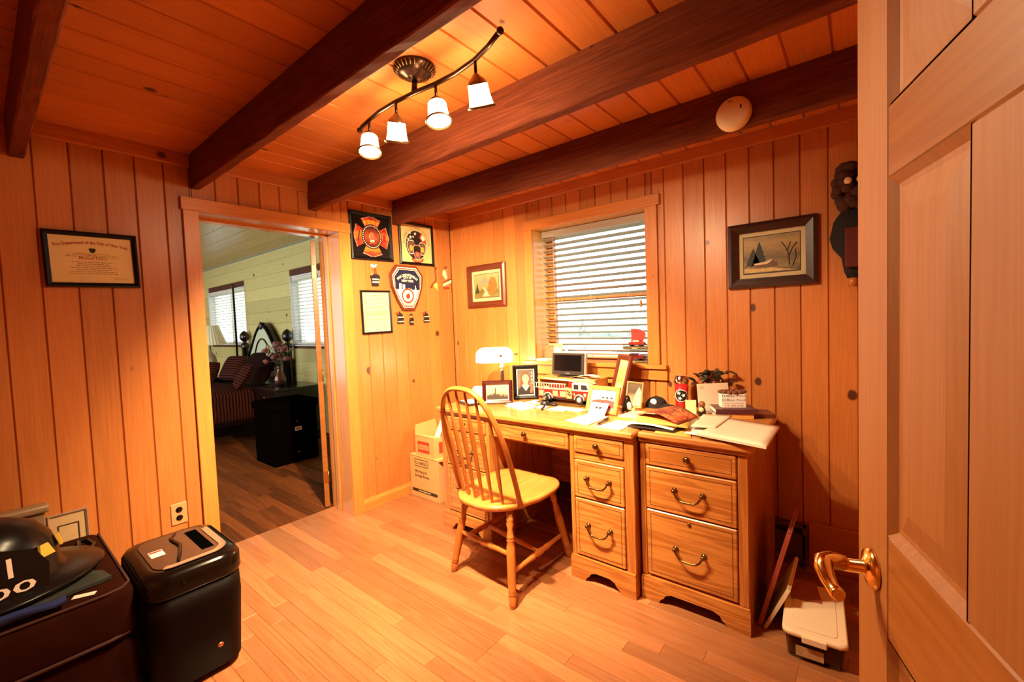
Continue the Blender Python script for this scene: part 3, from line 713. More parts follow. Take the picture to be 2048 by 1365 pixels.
desk = thing('desk', 'oak double pedestal desk with brass pulls under the window', 'desk', (.68, -.80, 0))
DW, DD = 1.362, .735
MB().box(-.022, DW + .006, -.024, DD, .790, .820, .007).build('desktop', oak_top, desk)
MB().box(.0, DW, -.010, DD - .01, .772, .790, .003).build('top_moulding', oak_x, desk)
for nm, x0, x1 in (('pedestal', 0, .43), ('pedestal', 1.005, DW)):
    p = MB().box(x0, x1, .015, DD - .01, .10, .772, .002)
    o = p.build(nm, oak_z, desk)
    dx0 = x0 + (.028 if x0 > .5 else .052); dx1 = x1 - (.052 if x0 > .5 else .028)
    for a, b in ((x0, dx0 - .003), (dx1 + .003, x1)): MB().box(a, b, 0, .016, .12, .772, .003).build('stile', oak_z, o)
    MB().box(dx0 - .003, dx1 + .003, .004, .016, .640, .674, .001).build('rail', oak_x, o)
    drawer(o, dx0, dx1, .677, .768, 'knob'); drawer(o, dx0, dx1, .440, .637, 'bail'); drawer(o, dx0, dx1, .130, .434, .302)
    pl = plinth(x1 - x0 + .004, .122, .085, x1 - x0 - .077); q = pl.build('plinth', oak_x, desk, (x0 - .004, 0, 0))
    MB().box(x0, x0 + .02, .02, DD - .01, 0, .10).build('side_skirt', oak_x, desk); MB().box(x1 - .02, x1, .02, DD - .01, 0, .10).build('side_skirt', oak_x, desk)
drawer(desk, .436, .999, .680, .768, 'knob')
MB().box(.43, 1.005, .016, .03, .668, .772, .001).build('frieze', oak_x, desk)
MB().box(.43, 1.005, DD - .06, DD - .04, .2, .772, .001).build('modesty_panel', oak_x, desk)

cab = thing('file_cabinet', 'oak three-drawer file cabinet at the right end of the desk', 'cabinet', (2.052, -.755, 0))
CW = .471
MB().box(.001, CW + .020, -.024, .69, .790, .820, .007).build('cabinet_top', oak_top, cab)
MB().box(.0, CW, -.010, .68, .772, .790, .003).build('top_moulding', oak_x, cab)
body = MB().box(0, CW, .015, .68, .10, .772, .002).build('body', oak_z, cab)
for a, b in ((0, .028), (.430, CW)): MB().box(a, b, 0, .016, .115, .772, .004).build('stile', oak_z, body)
drawer(body, .031, .427, .664, .766, 'knob'); drawer(body, .031, .427, .452, .656, 'bail'); drawer(body, .031, .427, .127, .446, .29, lock=True)
plinth(CW + .004, .115, .085, CW - .087).build('plinth', oak_x, cab, (0, 0, 0))
for a in (0, CW - .02): MB().box(a, a + .02, .02, .68, 0, .10).build('side_skirt', oak_x, cab)

# ------------------------------------------------------------------ arrow-back windsor chair, its back to us
ch = thing('windsor_chair', 'wooden arrow-back windsor chair pulled up to the desk', 'chair', (1.345, -.90, 0), math.radians(-3))
SZ = .452
def seat_r(a):
    # outline radius of the saddle seat; a=0 points to +X, pi/2 to the front (+Y)
    c, s = math.cos(a), math.sin(a); n = 3.2 if s > 0 else 2.5
    return 1 / ((abs(c) / (.240 if s > -.2 else .232)) ** n + (abs(s) / (.265 if s > 0 else .300)) ** n) ** (1 / n)
mb = MB(); NS = 40
lv = [(.90, SZ - .034), (.97, SZ - .030), (1.0, SZ - .018), (.995, SZ - .006), (.965, SZ), (.80, SZ - .003), (.5, SZ - .010), (.2, SZ - .012)]
vs = []
for k, z in lv:
    for i in range(NS):
        a = 2 * PI * i / NS; r = seat_r(a) * k; vs.append((r * math.cos(a), r * math.sin(a), z))
vs += [(0, 0, SZ - .012), (0, 0, SZ - .034)]; F = []
for j in range(len(lv) - 1):
    for i in range(NS): F.append((j * NS + i, j * NS + (i + 1) % NS, (j + 1) * NS + (i + 1) % NS, (j + 1) * NS + i))
e = len(lv) * NS
for i in range(NS): F.append(((len(lv) - 1) * NS + i, (len(lv) - 1) * NS + (i + 1) % NS, e)); F.append(((i + 1) % NS, i, e + 1))
mb.add(vs, F, True).build('seat', chair_seat_wood, ch)
# bow
def bow(t):
    a = PI * t; cx = math.cos(a); sy = math.sin(a)
    hw = .232
    x = hw * math.copysign(abs(cx) ** .72, cx); u = abs(sy) ** .80
    x *= (1 + .03 * math.sin(a)); z = SZ - .012 + .605 * u; y = -.165 - .175 * u - .03 * (1 - abs(cx)) * (1 - u)
    return (x * (.97 + .05 * min(1, u * 2)), y, z)
MB().tube([bow(.0 + 1.0 * k / 44) for k in range(45)], .0155, 10, flat=.75).build('bow', chair_wood, ch)
# six arrow spindles
for k in range(6):
    s = -1 + 2 * (k + .5) / 6
    b = Vector((.175 * s, -.235 + .035 * s * s, SZ - .012))
    # find the bow point above
    tx = .205 * s; best = min((bow(q / 400) for q in range(60, 341)), key=lambda p: abs(p[0] - tx))
    t_ = Vector(best); ax = t_ - b; side = Vector((1, 0, 0)); nrm_ = ax.cross(side).normalized(); side = nrm_.cross(ax).normalized()
    prof = [(0, .0075, .0075), (.10, .008, .008), (.20, .0115, .0075), (.42, .0175, .006), (.60, .0205, .006), (.70, .0165, .0065), (.76, .0095, .007), (.88, .0075, .007), (1.0, .0065, .0065)]
    mb = MB(); vs = []; F = []; n = 8
    for tt, ws, wt in prof:
        c = b + ax * tt
        for i in range(n):
            a = 2 * PI * i / n; vs.append(c + side * math.cos(a) * ws + nrm_ * math.sin(a) * wt)
    for j in range(len(prof) - 1):
        for i in range(n): F.append((j * n + i, j * n + (i + 1) % n, (j + 1) * n + (i + 1) % n, (j + 1) * n + i))
    mb.add(vs, F, True).build('spindle', chair_wood, ch)
leg_prof = [(0, .013), (.03, .0165), (.10, .020), (.125, .017), (.135, .021), (.15, .0165), (.16, .0195), (.18, .0175), (.24, .0205), (.50, .0225), (.60, .0215), (.66, .0175), (.675, .022), (.69, .0165), (.70, .0215), (.715, .0165), (.73, .0175), (.79, .0135), (.84, .0195), (.87, .0165), (.885, .020), (.91, .0155), (1.0, .0145)]
feet = {}
for nm, top, foot in (('rl', (-.155, -.185), (-.205, -.262)), ('rr', (.165, -.185), (.262, -.292)), ('fl', (-.165, .165), (-.215, .255)), ('fr', (.165, .165), (.215, .255))):
    A = Vector((foot[0], foot[1], 0)); B = Vector((top[0], top[1], SZ - .03)); feet[nm] = (A, B)
    MB().tube([A + (B - A) * t for t, r in leg_prof], [r for t, r in leg_prof], 12).build('leg', chair_wood, ch)
def on(nm, t): A, B = feet[nm]; return A + (B - A) * t
st_prof = [(0, .008), (.08, .011), (.28, .0125), (.38, .0165), (.42, .012), (.46, .017), (.54, .017), (.58, .012), (.62, .0165), (.72, .0125), (.92, .011), (1, .008)]
def stretcher(A, B): MB().tube([A + (B - A) * t for t, r in st_prof], [r for t, r in st_prof], 10).build('stretcher', chair_wood, ch)
stretcher(on('rl', .40), on('fl', .40)); stretcher(on('rr', .34), on('fr', .34))
m1 = (on('rl', .40) + on('fl', .40)) / 2; m2 = (on('rr', .34) + on('fr', .34)) / 2; stretcher(m1, m2)
stretcher(on('rl', .52), on('rr', .52))

# ------------------------------------------------------------------ moving boxes in the corner
card = mat('corrugated_card', (.58, .33, .12), .8, var=.08, scale=25)
card_in = mat('card_inside', (.46, .26, .09), .85)
ink = mat('black_print', (.025, .012, .008), .7); red_ink = mat('red_print', (.62, .04, .02), .6); cream = mat('cream_print', (.85, .62, .34), .7)
b1 = thing('moving_box', 'tall cardboard moving box with black print standing on the floor', 'box', (.208, -.585, 0), 0)
MB().box(-.170, .172, 0, .30, .0, .330, .002).build('carton', card, b1)
MB().box(-.172, .174, -.003, .30, .330, .335, .0015).build('top_flap', card, b1)
MB().add([(.172, .0, .322), (.235, .03, .338), (.235, .26, .338), (.172, .30, .322), (.172, .0, .325), (.235, .03, .341), (.235, .26, .341), (.172, .30, .325)], [(0, 1, 2, 3), (4, 7, 6, 5), (0, 4, 5, 1), (1, 5, 6, 2), (2, 6, 7, 3), (3, 7, 4, 0)]).build('side_flap', card, b1)
lt = MB(); letters(lt, 'U-HAUL', -.028, .268, .024, -.0012, .135, bold=.02)
pts = lambda x0, x1, z0, z1: [(x0, z0), (x1, z0), (x1, z1), (x0, z1)]
def ring(mb, x0, x1, z0, z1, t, y):
    mb.box(x0, x1, y, y + .001, z0, z0 + t).box(x0, x1, y, y + .001, z1 - t, z1).box(x0, x0 + t, y, y + .001, z0, z1).box(x1 - t, x1, y, y + .001, z0, z1)
ring(lt, -.108, .052, .250, .308, .004, -.0012)
letters(lt, 'Moving and', -.035, .200, .022, -.0012, .135, bold=.015); letters(lt, 'Storage Boxes', -.025, .166, .022, -.0012, .17, bold=.015)
lt.box(-.150, .150, -.0012, -.0004, .042, .066); lt.build('print', ink, b1)
lw = MB()
for k in range(9): lw.box(-.07 + k * .016, -.07 + k * .016 + (.012 if k % 3 else .009), -.0020, -.0013, .050, .057)
lw.build('bar_lettering', cream, b1)
for z in (.085, .15, .21): MB().box(.1722, .1732, .10, .22, z, z + .02).build('side_print', red_ink if z > .1 else ink, b1)
b2 = thing('fragile_box', 'open cardboard box with red fragile label on top of the moving box', 'box', (.222, -.578, .336), 0)
w_ = .112
bx = MB(); bx.box(-w_, w_, 0, .003, 0, .160).box(-w_, w_, .237, .24, 0, .160).box(-w_, -w_ + .003, .003, .237, 0, .160).box(w_ - .003, w_, .003, .237, 0, .160).box(-w_ + .003, w_ - .003, .003, .237, 0, .003)
bx.build('carton', card, b2)
MB().prism([(-w_, .160), (w_, .160), (w_ - .02, .255), (-w_ + .03, .255)], .238, .241).build('flap', card_in, b2)
MB().add([(-w_, .0, .160), (-w_, .24, .160), (-w_ - .02, .23, .245), (-w_ - .02, .02, .235), (-w_ + .003, .0, .160), (-w_ + .003, .24, .160), (-w_ - .017, .23, .245), (-w_ - .017, .02, .235)], [(0, 1, 2, 3), (7, 6, 5, 4), (0, 4, 5, 1), (1, 5, 6, 2), (2, 6, 7, 3), (3, 7, 4, 0)]).build('flap', card_in, b2)
MB().add([(-w_, 0, .160), (w_, 0, .160), (w_ - .015, .08, .150), (-w_ + .015, .08, .150), (-w_, 0, .157), (w_, 0, .157), (w_ - .015, .08, .147), (-w_ + .015, .08, .147)], [(0, 1, 2, 3), (7, 6, 5, 4), (0, 4, 5, 1), (1, 5, 6, 2), (2, 6, 7, 3), (3, 7, 4, 0)]).build('flap', card, b2)
lb = MB().box(-.082, .055, -.0012, -.0003, .030, .118).build('label', red_ink, b2)
MB().box(-.074, .047, -.0020, -.0012, .054, .092).build('label_window', card, lb)
lt = MB(); letters(lt, 'FRAGILE', -.0135, .061, .024, -.0026, .108, bold=.01); lt.build('label_lettering', red_ink, lb)
MB().box(w_ + .0003, w_ + .0012, .05, .15, .03, .118).build('side_label', red_ink, b2)
pap = mat('white_paper', (.86, .80, .70), .7, var=.03, scale=15)
o = MB().add([(.05, .03, .10), (.115, .05, .15), (.095, .16, .31), (.035, .14, .26), (.052, .03, .10), (.117, .05, .15), (.097, .16, .31), (.037, .14, .26)], [(0, 1, 2, 3), (7, 6, 5, 4), (0, 4, 5, 1), (1, 5, 6, 2), (2, 6, 7, 3), (3, 7, 4, 0)]).build('folded_paper', pap, None, (.222, -.578, .336))
tag(o, 'folded white paper sticking out of the open fragile box', 'paper')

# ------------------------------------------------------------------ brown seat, shredder and the things on the left
suede = mat('brown_suede', (.024, .005, .0025), 1.0, var=.35, scale=14, bump=.2, spec=.05)
def rbox(mb, x0, x1, y0, y1, z0, z1, r, n=4):
    # softly rounded cushion block
    bm = bmesh.new(); bmesh.ops.create_cube(bm, size=1)
    for v in bm.verts: v.co = Vector((x0 + (v.co.x + .5) * (x1 - x0), y0 + (v.co.y + .5) * (y1 - y0), z0 + (v.co.z + .5) * (z1 - z0)))
    bmesh.ops.bevel(bm, geom=bm.edges[:], offset=r, segments=n, affect='EDGES', profile=.5)
    bm.verts.index_update(); mb.add([tuple(v.co) for v in bm.verts], [tuple(v.index for v in f.verts) for f in bm.faces], True); bm.free(); return mb
sofa = thing('sofa', 'dark brown suede sofa seat along the left wall', 'sofa', (.505, -2.93, 0))
rbox(MB(), -.40, .325, -.50, .505, .27, .47, .045).build('seat_cushion', suede, sofa)
rbox(MB(), -.405, .315, -.51, .500, .03, .275, .03).build('base', suede, sofa)
pipe = mat('piping', (.05, .012, .006), .8)
r_ = .045; py = .505
MB().tube([(-.36, py - .012, .462), (.265, py - .012, .462), (.30, py - .035, .462), (.313, py - .08, .462), (.313, -.45, .462)], .005, 6).build('piping', pipe, sofa)
MB().tube([(-.38, py + .002, .30), (.275, py + .002, .30), (.315, py - .03, .30), (.327, py - .08, .30), (.327, -.45, .30)], .006, 6).build('piping', pipe, sofa)
for fx in (-.34, .26):
    for fy in (-.44, .44): MB().lathe([(.018, 0), (.024, .03)], 10, T(fx, fy, 0)).build('foot', beam_wood, sofa)

# fire helmet
hk = mat('helmet_black', (.006, .005, .005), .25, var=.1, spec=.22)
hel = thing('fire_helmet', 'black fire helmet with white number patch lying on the sofa', 'helmet', (.525, -2.775, .496), math.radians(12)); hel.scale = (1.38, 1.38, 1.38)
mb = MB(); prof = [(.150, .012), (.140, .020), (.122, .035), (.118, .075), (.108, .115), (.085, .150), (.050, .172), (0, .180)]
mb.lathe(prof, 32, Matrix.Diagonal((1, 1.15, 1, 1))).build('shell', hk, hel)
mb = MB().lathe([(.120, .012), (.175, .002), (.182, .006), (.178, .012), (.120, .028)], 36, Matrix.Diagonal((1, 1.25, 1, 1))).build('brim', hk, hel)
yl = mat('yellow_reflector', (.75, .50, .06), .4)
fr_ = MB().prism([(-.075, .0), (.075, .0), (.082, .06), (.060, .105), (.0, .125), (-.060, .105), (-.082, .06)], 0, .006).build('front_shield', hk, hel, (.148, 0, .012), (math.radians(-10), 0, PI / 2))
wd = mat('number_white', (.80, .68, .55), .5, var=.03)
lt = MB(); letters(lt, '11', 0, .056, .046, -.001, bold=.02); letters(lt, '100', 0, .014, .026, -.001, .11, bold=.01); lt.build('number', wd, fr_)
for a in (40, 75, 118, 150, -40, -80):
    c = math.radians(a); q = T(.119 * math.cos(c), .119 * 1.15 * math.sin(c), .088) @ RZ(c + PI / 2)
    MB().prism([(-.022, -.012), (.022, -.016), (.012, .016), (-.012, .018)], -.004, .002, q @ RX(math.radians(-14))).build('reflector', yl, hel)
MB().tube([(-.02, .20, .012), (-.06, .225, -.006), (-.11, .250, -.012), (-.16, .252, -.012), (-.175, .235, -.012), (-.13, .222, -.010), (-.07, .195, .004)], .0055, 6).build('chin_strap', hk, hel)
# folded clothes under the helmet
gr = mat('grey_cloth', (.022, .026, .020), .9, var=.4, scale=30, bump=.3); bl = mat('blue_cloth', (.004, .014, .10), .85, var=.4, scale=22, bump=.3)
def cloth(name, label, corners, z, amp, m, seed, t=.012, cat='clothing'):
    r = random.Random(seed); ph = [r.uniform(0, 6) for _ in range(6)]
    c = [Vector(p) for p in corners]
    def fn(u, v):
        p = c[0] * (1 - u) * (1 - v) + c[1] * u * (1 - v) + c[2] * u * v + c[3] * (1 - u) * v
        w = amp * (math.sin(7 * u + ph[0]) * math.sin(5 * v + ph[1]) + .6 * math.sin(13 * u + 9 * v + ph[2]))
        return (p.x, p.y, z + t + abs(w))
    return tag(MB().sheet(fn, 16, 12, t).build(name, m), label, cat)
cloth('grey_shirt', 'grey folded shirt spread on the sofa under the helmet', ((.52, -2.98), (.80, -2.88), (.72, -2.475), (.44, -2.56)), .4705, .008, gr, 2)
cloth('blue_shirt', 'dark blue crumpled cloth beside the fire helmet', ((.800, -2.95), (.825, -2.95), (.822, -2.60), (.775, -2.60)), .484, .010, bl, 5, .008)
o = MB().box(-.03, .03, -.012, .012, 0, .0012).build('paper_tag', pap, None, (.775, -2.555, .4705), (0, 0, math.radians(65))); tag(o, 'small white paper tag on the brown sofa', 'paper tag')
# clear bin and framed print behind the sofa
cbm = mat('milky_plastic', (.24, .15, .08), .35, var=.1); 
cb_ = thing('plastic_bin', 'cloudy plastic bin against the wall behind the helmet', 'bin', (.028, -2.86, .0))
mb = MB(); A = [(-.02, -.27), (.035, -.27), (.035, .27), (-.02, .27)]
mb.box(-.02, .028, -.27, .27, 0, .60, .006); mb.build('body', cbm, cb_); rbox(MB(), -.024, .045, -.285, .285, .60, .635, .012, 3).build('lid', cbm, cb_)
silver = mat('silver_frame', (.55, .45, .34), .3, .7)
def framed(name, label, cat, W, H, fw, dep, fm, loc, rz=0, tilt=0.0, matw=0, matm=None, pic=None, group=None, pane=False, roll=0.0):
    """Framed picture: origin at the bottom centre of its back, front to -Y, leaning back by tilt."""
    t = thing(name, label, cat, loc, 0, group, rot=(-tilt, roll, rz))
    f = MB(); y0, y1 = -dep, 0.0
    o4 = [(-W / 2, 0), (W / 2, 0), (W / 2, H), (-W / 2, H)]; i4 = [(-W / 2 + fw, fw), (W / 2 - fw, fw), (W / 2 - fw, H - fw), (-W / 2 + fw, H - fw)]
    m4 = [(-W / 2 + fw * .35, fw * .35), (W / 2 - fw * .35, fw * .35), (W / 2 - fw * .35, H - fw * .35), (-W / 2 + fw * .35, H - fw * .35)]
    R = [[(x, y1, z) for x, z in o4], [(x, y0 * .7, z) for x, z in o4], [(x, y0, z) for x, z in m4], [(x, y0 * .62, z) for x, z in i4], [(x, y1, z) for x, z in i4]]
    vs = [p for r in R for p in r]
    for k in range(4):
        ff = [(k * 4 + i, k * 4 + (i + 1) % 4, (k + 1) * 4 + (i + 1) % 4, (k + 1) * 4 + i) for i in range(4)]
        f.f += ff; f.s += [False] * 4
    f.v += vs
    f.f += [(i, 16 + i, 16 + (i + 1) % 4, (i + 1) % 4) for i in range(4)]; f.s += [False] * 4
    f.build('frame', fm, t)
    e = .001
    MB().box(-W / 2 + fw - e, W / 2 - fw + e, -.004, -.001, fw - e, H - fw + e).build('mount' if matm else 'backing', matm or fm, t)
    a = fw + matw
    if pic: t['inner'] = 0; MB().box(-W / 2 + a, W / 2 - a, -.0052, -.0042, a, H - a).build('picture', pic, t)
    if pane: MB().box(-W / 2 + fw, W / 2 - fw, y0 * .55, y0 * .55 + .0006, fw, H - fw).build('pane', glass('picture_glass', dens=.02), t)
    if 'inner' in t: del t['inner']
    return t
fp = framed('silver_picture_frame', 'silver framed print with black inner line behind the brown sofa', 'picture frame', .135, .30, .010, .014, silver, (.012, -2.518, .262), PI / 2, .04, .0, mat('tan_mount', (.50, .33, .16), .7))
g = MB(); ring(g, -.036, .036, .05, .245, .005, -.0055); g.build('inner_line', ink, fp)

# shredder
blk = mat('gloss_black_plastic', (.006, .003, .002), .16, var=.1, spec=.25); blk2 = mat('satin_black_plastic', (.005, .0018, .0012), .5, var=.15, spec=.08)
sh = thing('paper_shredder', 'tall glossy black paper shredder beside the doorway', 'shredder', (.675, -2.255, 0))
def loop(hx, hy, r, z, n=8):
    P = []
    for sx, sy, a0 in ((1, 1, 0), (-1, 1, 90), (-1, -1, 180), (1, -1, 270)):
        for k in range(n + 1):
            a = math.radians(a0 + 90 * k / n); P.append((sx * (hx - r) + r * math.cos(a), sy * (hy - r) + r * math.sin(a), z))
    return P
def loft(mb, loops, sm=True):
    n = len(loops[0]); vs = [p for l in loops for p in l]; F = [tuple(range(n - 1, -1, -1)), tuple((len(loops) - 1) * n + k for k in range(n))]
    for j in range(len(loops) - 1):
        for i in range(n): F.append((j * n + i, j * n + (i + 1) % n, (j + 1) * n + (i + 1) % n, (j + 1) * n + i))
    b = len(mb.f); mb.add(vs, F, sm); mb.s[b] = False; mb.s[b + 1] = False; return mb
loft(MB(), [loop(.185, .135, .06, .012), loop(.205, .150, .065, .03), loop(.225, .160, .07, .30), loop(.220, .158, .07, .385)]).build('body', blk2, sh)
loft(MB(), [loop(.222, .160, .075, .386), loop(.228, .166, .08, .40), loop(.226, .164, .08, .455), loop(.215, .153, .08, .475), loop(.19, .128, .075, .482)]).build('head', blk, sh)
loft(MB(), [loop(.175, .118, .06, .4822), loop(.172, .115, .06, .486)]).build('top_plate', mat('smoked_bronze_plate', (.075, .030, .012), .35, .2), sh)
sv = mat('brushed_silver', (.55, .50, .43), .25, .9)
A_ = loop(.184, .127, .068, .4868); B_ = loop(.160, .103, .050, .4868); n_ = len(A_); ids = [(n_ - 4 + k) % n_ for k in range(4 + 9 + 1)]
mb = MB(); vs = []
for k in ids: vs += [A_[k], B_[k], (B_[k][0], B_[k][1], .4895), (A_[k][0], A_[k][1], .4895)]
mb.add(vs, [(4 * i + j, 4 * i + (j + 1) % 4, 4 * i + 4 + (j + 1) % 4, 4 * i + 4 + j) for i in range(len(ids) - 1) for j in range(4)]); mb.build('silver_trim', sv, sh)
MB().box(-.13, .115, .045, .088, .4855, .4872, .0008).build('feed_slot', mat('slot_black', (.001, .001, .001), .9, spec=0.0), sh)
o = MB().box(-.035, .03, -.10, -.055, .4862, .4870).build('warning_label', pap, sh); MB().box(-.030, -.015, -.098, -.058, .4871, .4874).build('label_stripe', red_ink, o)
MB().tube([(-.16, .02, .487), (-.10, -.01, .492), (0, .0, .493), (.08, -.02, .492), (.14, -.04, .490), (.205, -.05, .47), (.23, -.05, .43)], .006, 8).build('power_cord', blk, sh)
ca = MB(); ca.lathe([(.022, 0), (.026, .012), (.022, .024), (0, .026)], 12, T(0, 0, 0))
for sx in (-.15, .15):
    for sy in (-.10, .10): MB().lathe([(.014, 0), (.018, .014)], 10, T(sx, sy, 0)).build('caster', blk, sh)
MB().ball((.212, .06, .12), (.006, .012, .010), 8, 6).build('badge', mat('copper_badge', (.6, .22, .1), .3, .8), sh)
# power outlet
ol = thing('wall_outlet', 'beige wall outlet low on the left wall behind the shredder', 'outlet', (.0005, -2.10, .36), PI / 2)
olm = mat('outlet_beige', (.52, .25, .10), .5); MB().box(-.036, .036, -.007, 0, -.02, .095, .003).build('cover_plate', olm, ol)
for z in (.012, .056): MB().lathe([(.015, 0), (.015, .003), (.013, .004), (0, .004)], 16, T(0, -.007, z + .004) @ RX(PI / 2)).build('socket', blk, ol)

# ------------------------------------------------------------------ things on the walls
bk_frame = mat('black_lacquer_frame', (.004, .003, .003), .4, spec=.2)
parch = mat('parchment', (.92, .70, .30), .6, var=.08, scale=12)
OFF = .0035
def poly(name, pts, m, parent, y, t=.0006): return MB().prism(pts, y, y + t).build(name, m, parent)
def circ(cx, cz, rx, rz=None, n=28, a0=0, a1=360):
    rz = rz or rx
    return [(cx + rx * math.cos(math.radians(a0 + (a1 - a0) * k / n)), cz + rz * math.sin(math.radians(a0 + (a1 - a0) * k / n))) for k in range(n + (0 if a1 - a0 == 360 else 1))]
def star(cx, cz, r, rot=0): return [(cx + (r if k % 2 == 0 else r * .42) * math.sin(rot + PI * k / 5), cz + (r if k % 2 == 0 else r * .42) * math.cos(rot + PI * k / 5)) for k in range(10)]
def annulus(mb, cx, cz, r0, r1, y, t, n=32, sx=1.0):
    vs = []
    for k in range(n):
        a = 2 * PI * k / n
        for r, yy in ((r0, y), (r1, y), (r1, y + t), (r0, y + t)): vs.append((cx + sx * r * math.cos(a), yy, cz + r * math.sin(a)))
    F = []
    for k in range(n):
        b, c = k * 4, ((k + 1) % n) * 4
        for i in range(4): F.append((b + i, b + (i + 1) % 4, c + (i + 1) % 4, c + i))
    return mb.add(vs, F)
def text_lines(mb, x0, x1, zs, y, rnd, h=.0022, center=False):
    # rows of small unreadable body type: broken strokes
    for z in zs:
        if center:
            w = (x1 - x0) * rnd.uniform(.6, 1); a, b = (x0 + x1 - w) / 2, (x0 + x1 + w) / 2
        else: a, b = x0, x1 - (x1 - x0) * rnd.uniform(0, .25)
        x = a
        while x < b:
            l = rnd.uniform(.008, .028); mb.box(x, min(x + l, b), y, y + .0002, z, z + h * rnd.uniform(.7, 1)); x += l + .004
    return mb

# certificate
ct = framed('framed_certificate', 'black framed parchment certificate with arched red heading on the left wall', 'certificate', .333, .262, .021, .018, bk_frame, (OFF, -2.3585, 1.612), PI / 2, 0, 0, parch, pane=True, roll=math.radians(-1.2))
lt = MB(); letters(lt, 'Fire Department of the City of New York', 0, .206, .015, -.0046, .262, arc=.46, bold=.022); lt.build('heading', mat('oxblood_ink', (.38, .02, .012), .6), ct)
lt = MB(); letters(lt, 'Michael Felice', 0, .133, .012, -.0046, .098, bold=.015); lt.build('name_line', mat('rust_ink', (.55, .07, .02), .6), ct)
poly('crest', [(-.012, .186), (.012, .186), (.011, .174), (.006, .166), (0, .163), (-.006, .166), (-.011, .174)], ink, ct, -.0048)
brown_ink = mat('brown_ink', (.30, .13, .03), .7)
rnd = random.Random(1)
text_lines(MB(), -.10, .10, (.158, .151, .1445), -.0046, rnd, .0024, True).build('body_text', brown_ink, ct)
text_lines(MB(), -.09, .09, (.118, .109, .100, .091, .082, .073, .064), -.0046, rnd, .0026, True).build('body_text', brown_ink, ct)
text_lines(MB(), .07, .13, (.046, .038), -.0046, rnd, .0016).build('signature', brown_ink, ct)

# maltese cross plaque
gold = mat('print_orange', (.6, .16, .02), .5, var=.35, scale=60); redp = mat('print_red', (.42, .025, .012), .5, var=.3, scale=60); whitep = mat('print_white', (.88, .80, .62), .5, var=.03)
flame = painting('flame_print', [(0.0, (.30, .012, .006)), (.35, (.52, .05, .012)), (.55, (.66, .20, .02)), (.8, (.45, .03, .010)), (1, (.22, .010, .006))], 7, .5)
mp_ = framed('maltese_cross_plaque', 'black framed red maltese cross fire emblem beside the doorway', 'plaque', .36, .353, .026, .020, bk_frame, (OFF, -.810, 1.874), PI / 2, 0, 0, mat('plaque_black', (.006, .005, .005), .25), roll=math.radians(-1))
cz = .177; arms = []
for k in range(4):
    a0 = math.radians(90 * k + 45)
    def pt(r, da): a = math.radians(90 * k) + math.radians(da); return (r * math.sin(a), cz + r * math.cos(a))
    q = [pt(.060, -36), pt(.090, -37), pt(.148, -33), pt(.141, -22), pt(.143, -10), pt(.150, 0), pt(.143, 10), pt(.141, 22), pt(.148, 33), pt(.090, 37), pt(.060, 36)]
    q2 = [((x) * 1.04, cz + (z - cz) * 1.04) for x, z in q]
    poly('cross_arm_edge', q2, mat('pink_edge', (.80, .30, .22), .5), mp_, -.0056, .0012)
    poly('cross_arm', q, flame, mp_, -.0070, .0014)
poly('medallion', circ(0, cz, .088, .092), mat('medallion_dark', (.03, .005, .004), .5, var=.5, scale=50), mp_, -.0082, .0012)
poly('medallion_field', circ(0, cz, .066, .070), painting('medallion_field', [(0, (.08, .006, .005)), (.5, (.36, .06, .015)), (1, (.06, .006, .005))], 12, .6), mp_, -.0090, .0008)
rp = MB()
for k in range(34):
    a = 2 * PI * k / 34; rp.ball((.077 * math.sin(a), -.0092, cz + .081 * math.cos(a)), (.0052, .002, .0040), 8, 5)
rp.build('rope_ring', whitep, mp_)
for i, c_ in enumerate('FDNY'):
    a = math.radians((-27, -9, 9, 27)[i]); lt = MB(); letters(lt, c_, 0, -.016, .032, -.0074, .022, M=T(.112 * math.sin(a), 0, cz + .112 * math.cos(a)) @ RY(a), bold=.03); lt.build('letter', mat('print_yellow', (.88, .50, .08), .5), mp_)
poly('helmet_print', [(-.040, cz - .012), (-.022, cz - .006), (-.018, cz + .020), (-.004, cz + .036), (.012, cz + .030), (.020, cz + .008), (.022, cz - .006), (.042, cz - .014), (.020, cz - .018), (0, cz - .012), (-.020, cz - .018)], mat('print_salmon', (.80, .14, .08), .5), mp_, -.0096, .0006)
for z in (-.026, -.036, -.046): MB().box(-.018, .018, -.0096, -.0090, cz + z - .003, cz + z + .003).build('stripe', whitep if z > -.045 else gold, mp_)
poly('flame_mark', [(-.026, cz - .004), (-.018, cz - .004), (-.020, cz + .022), (-.024, cz + .010)], mat('print_yellow', (.88, .50, .08), .5), mp_, -.0100, .0004)
poly('hydrant_print', [(.095, cz - .03), (.122, cz - .03), (.120, cz + .02), (.108, cz + .036), (.097, cz + .02)], mat('print_crimson', (.42, .01, .015), .5), mp_, -.0076, .0005)
poly('ladder_print', [(-.122, cz - .035), (-.112, cz - .035), (-.098, cz + .035), (-.106, cz + .035)], mat('medallion_dark', (.10, .012, .008), .5), mp_, -.0076, .0005)

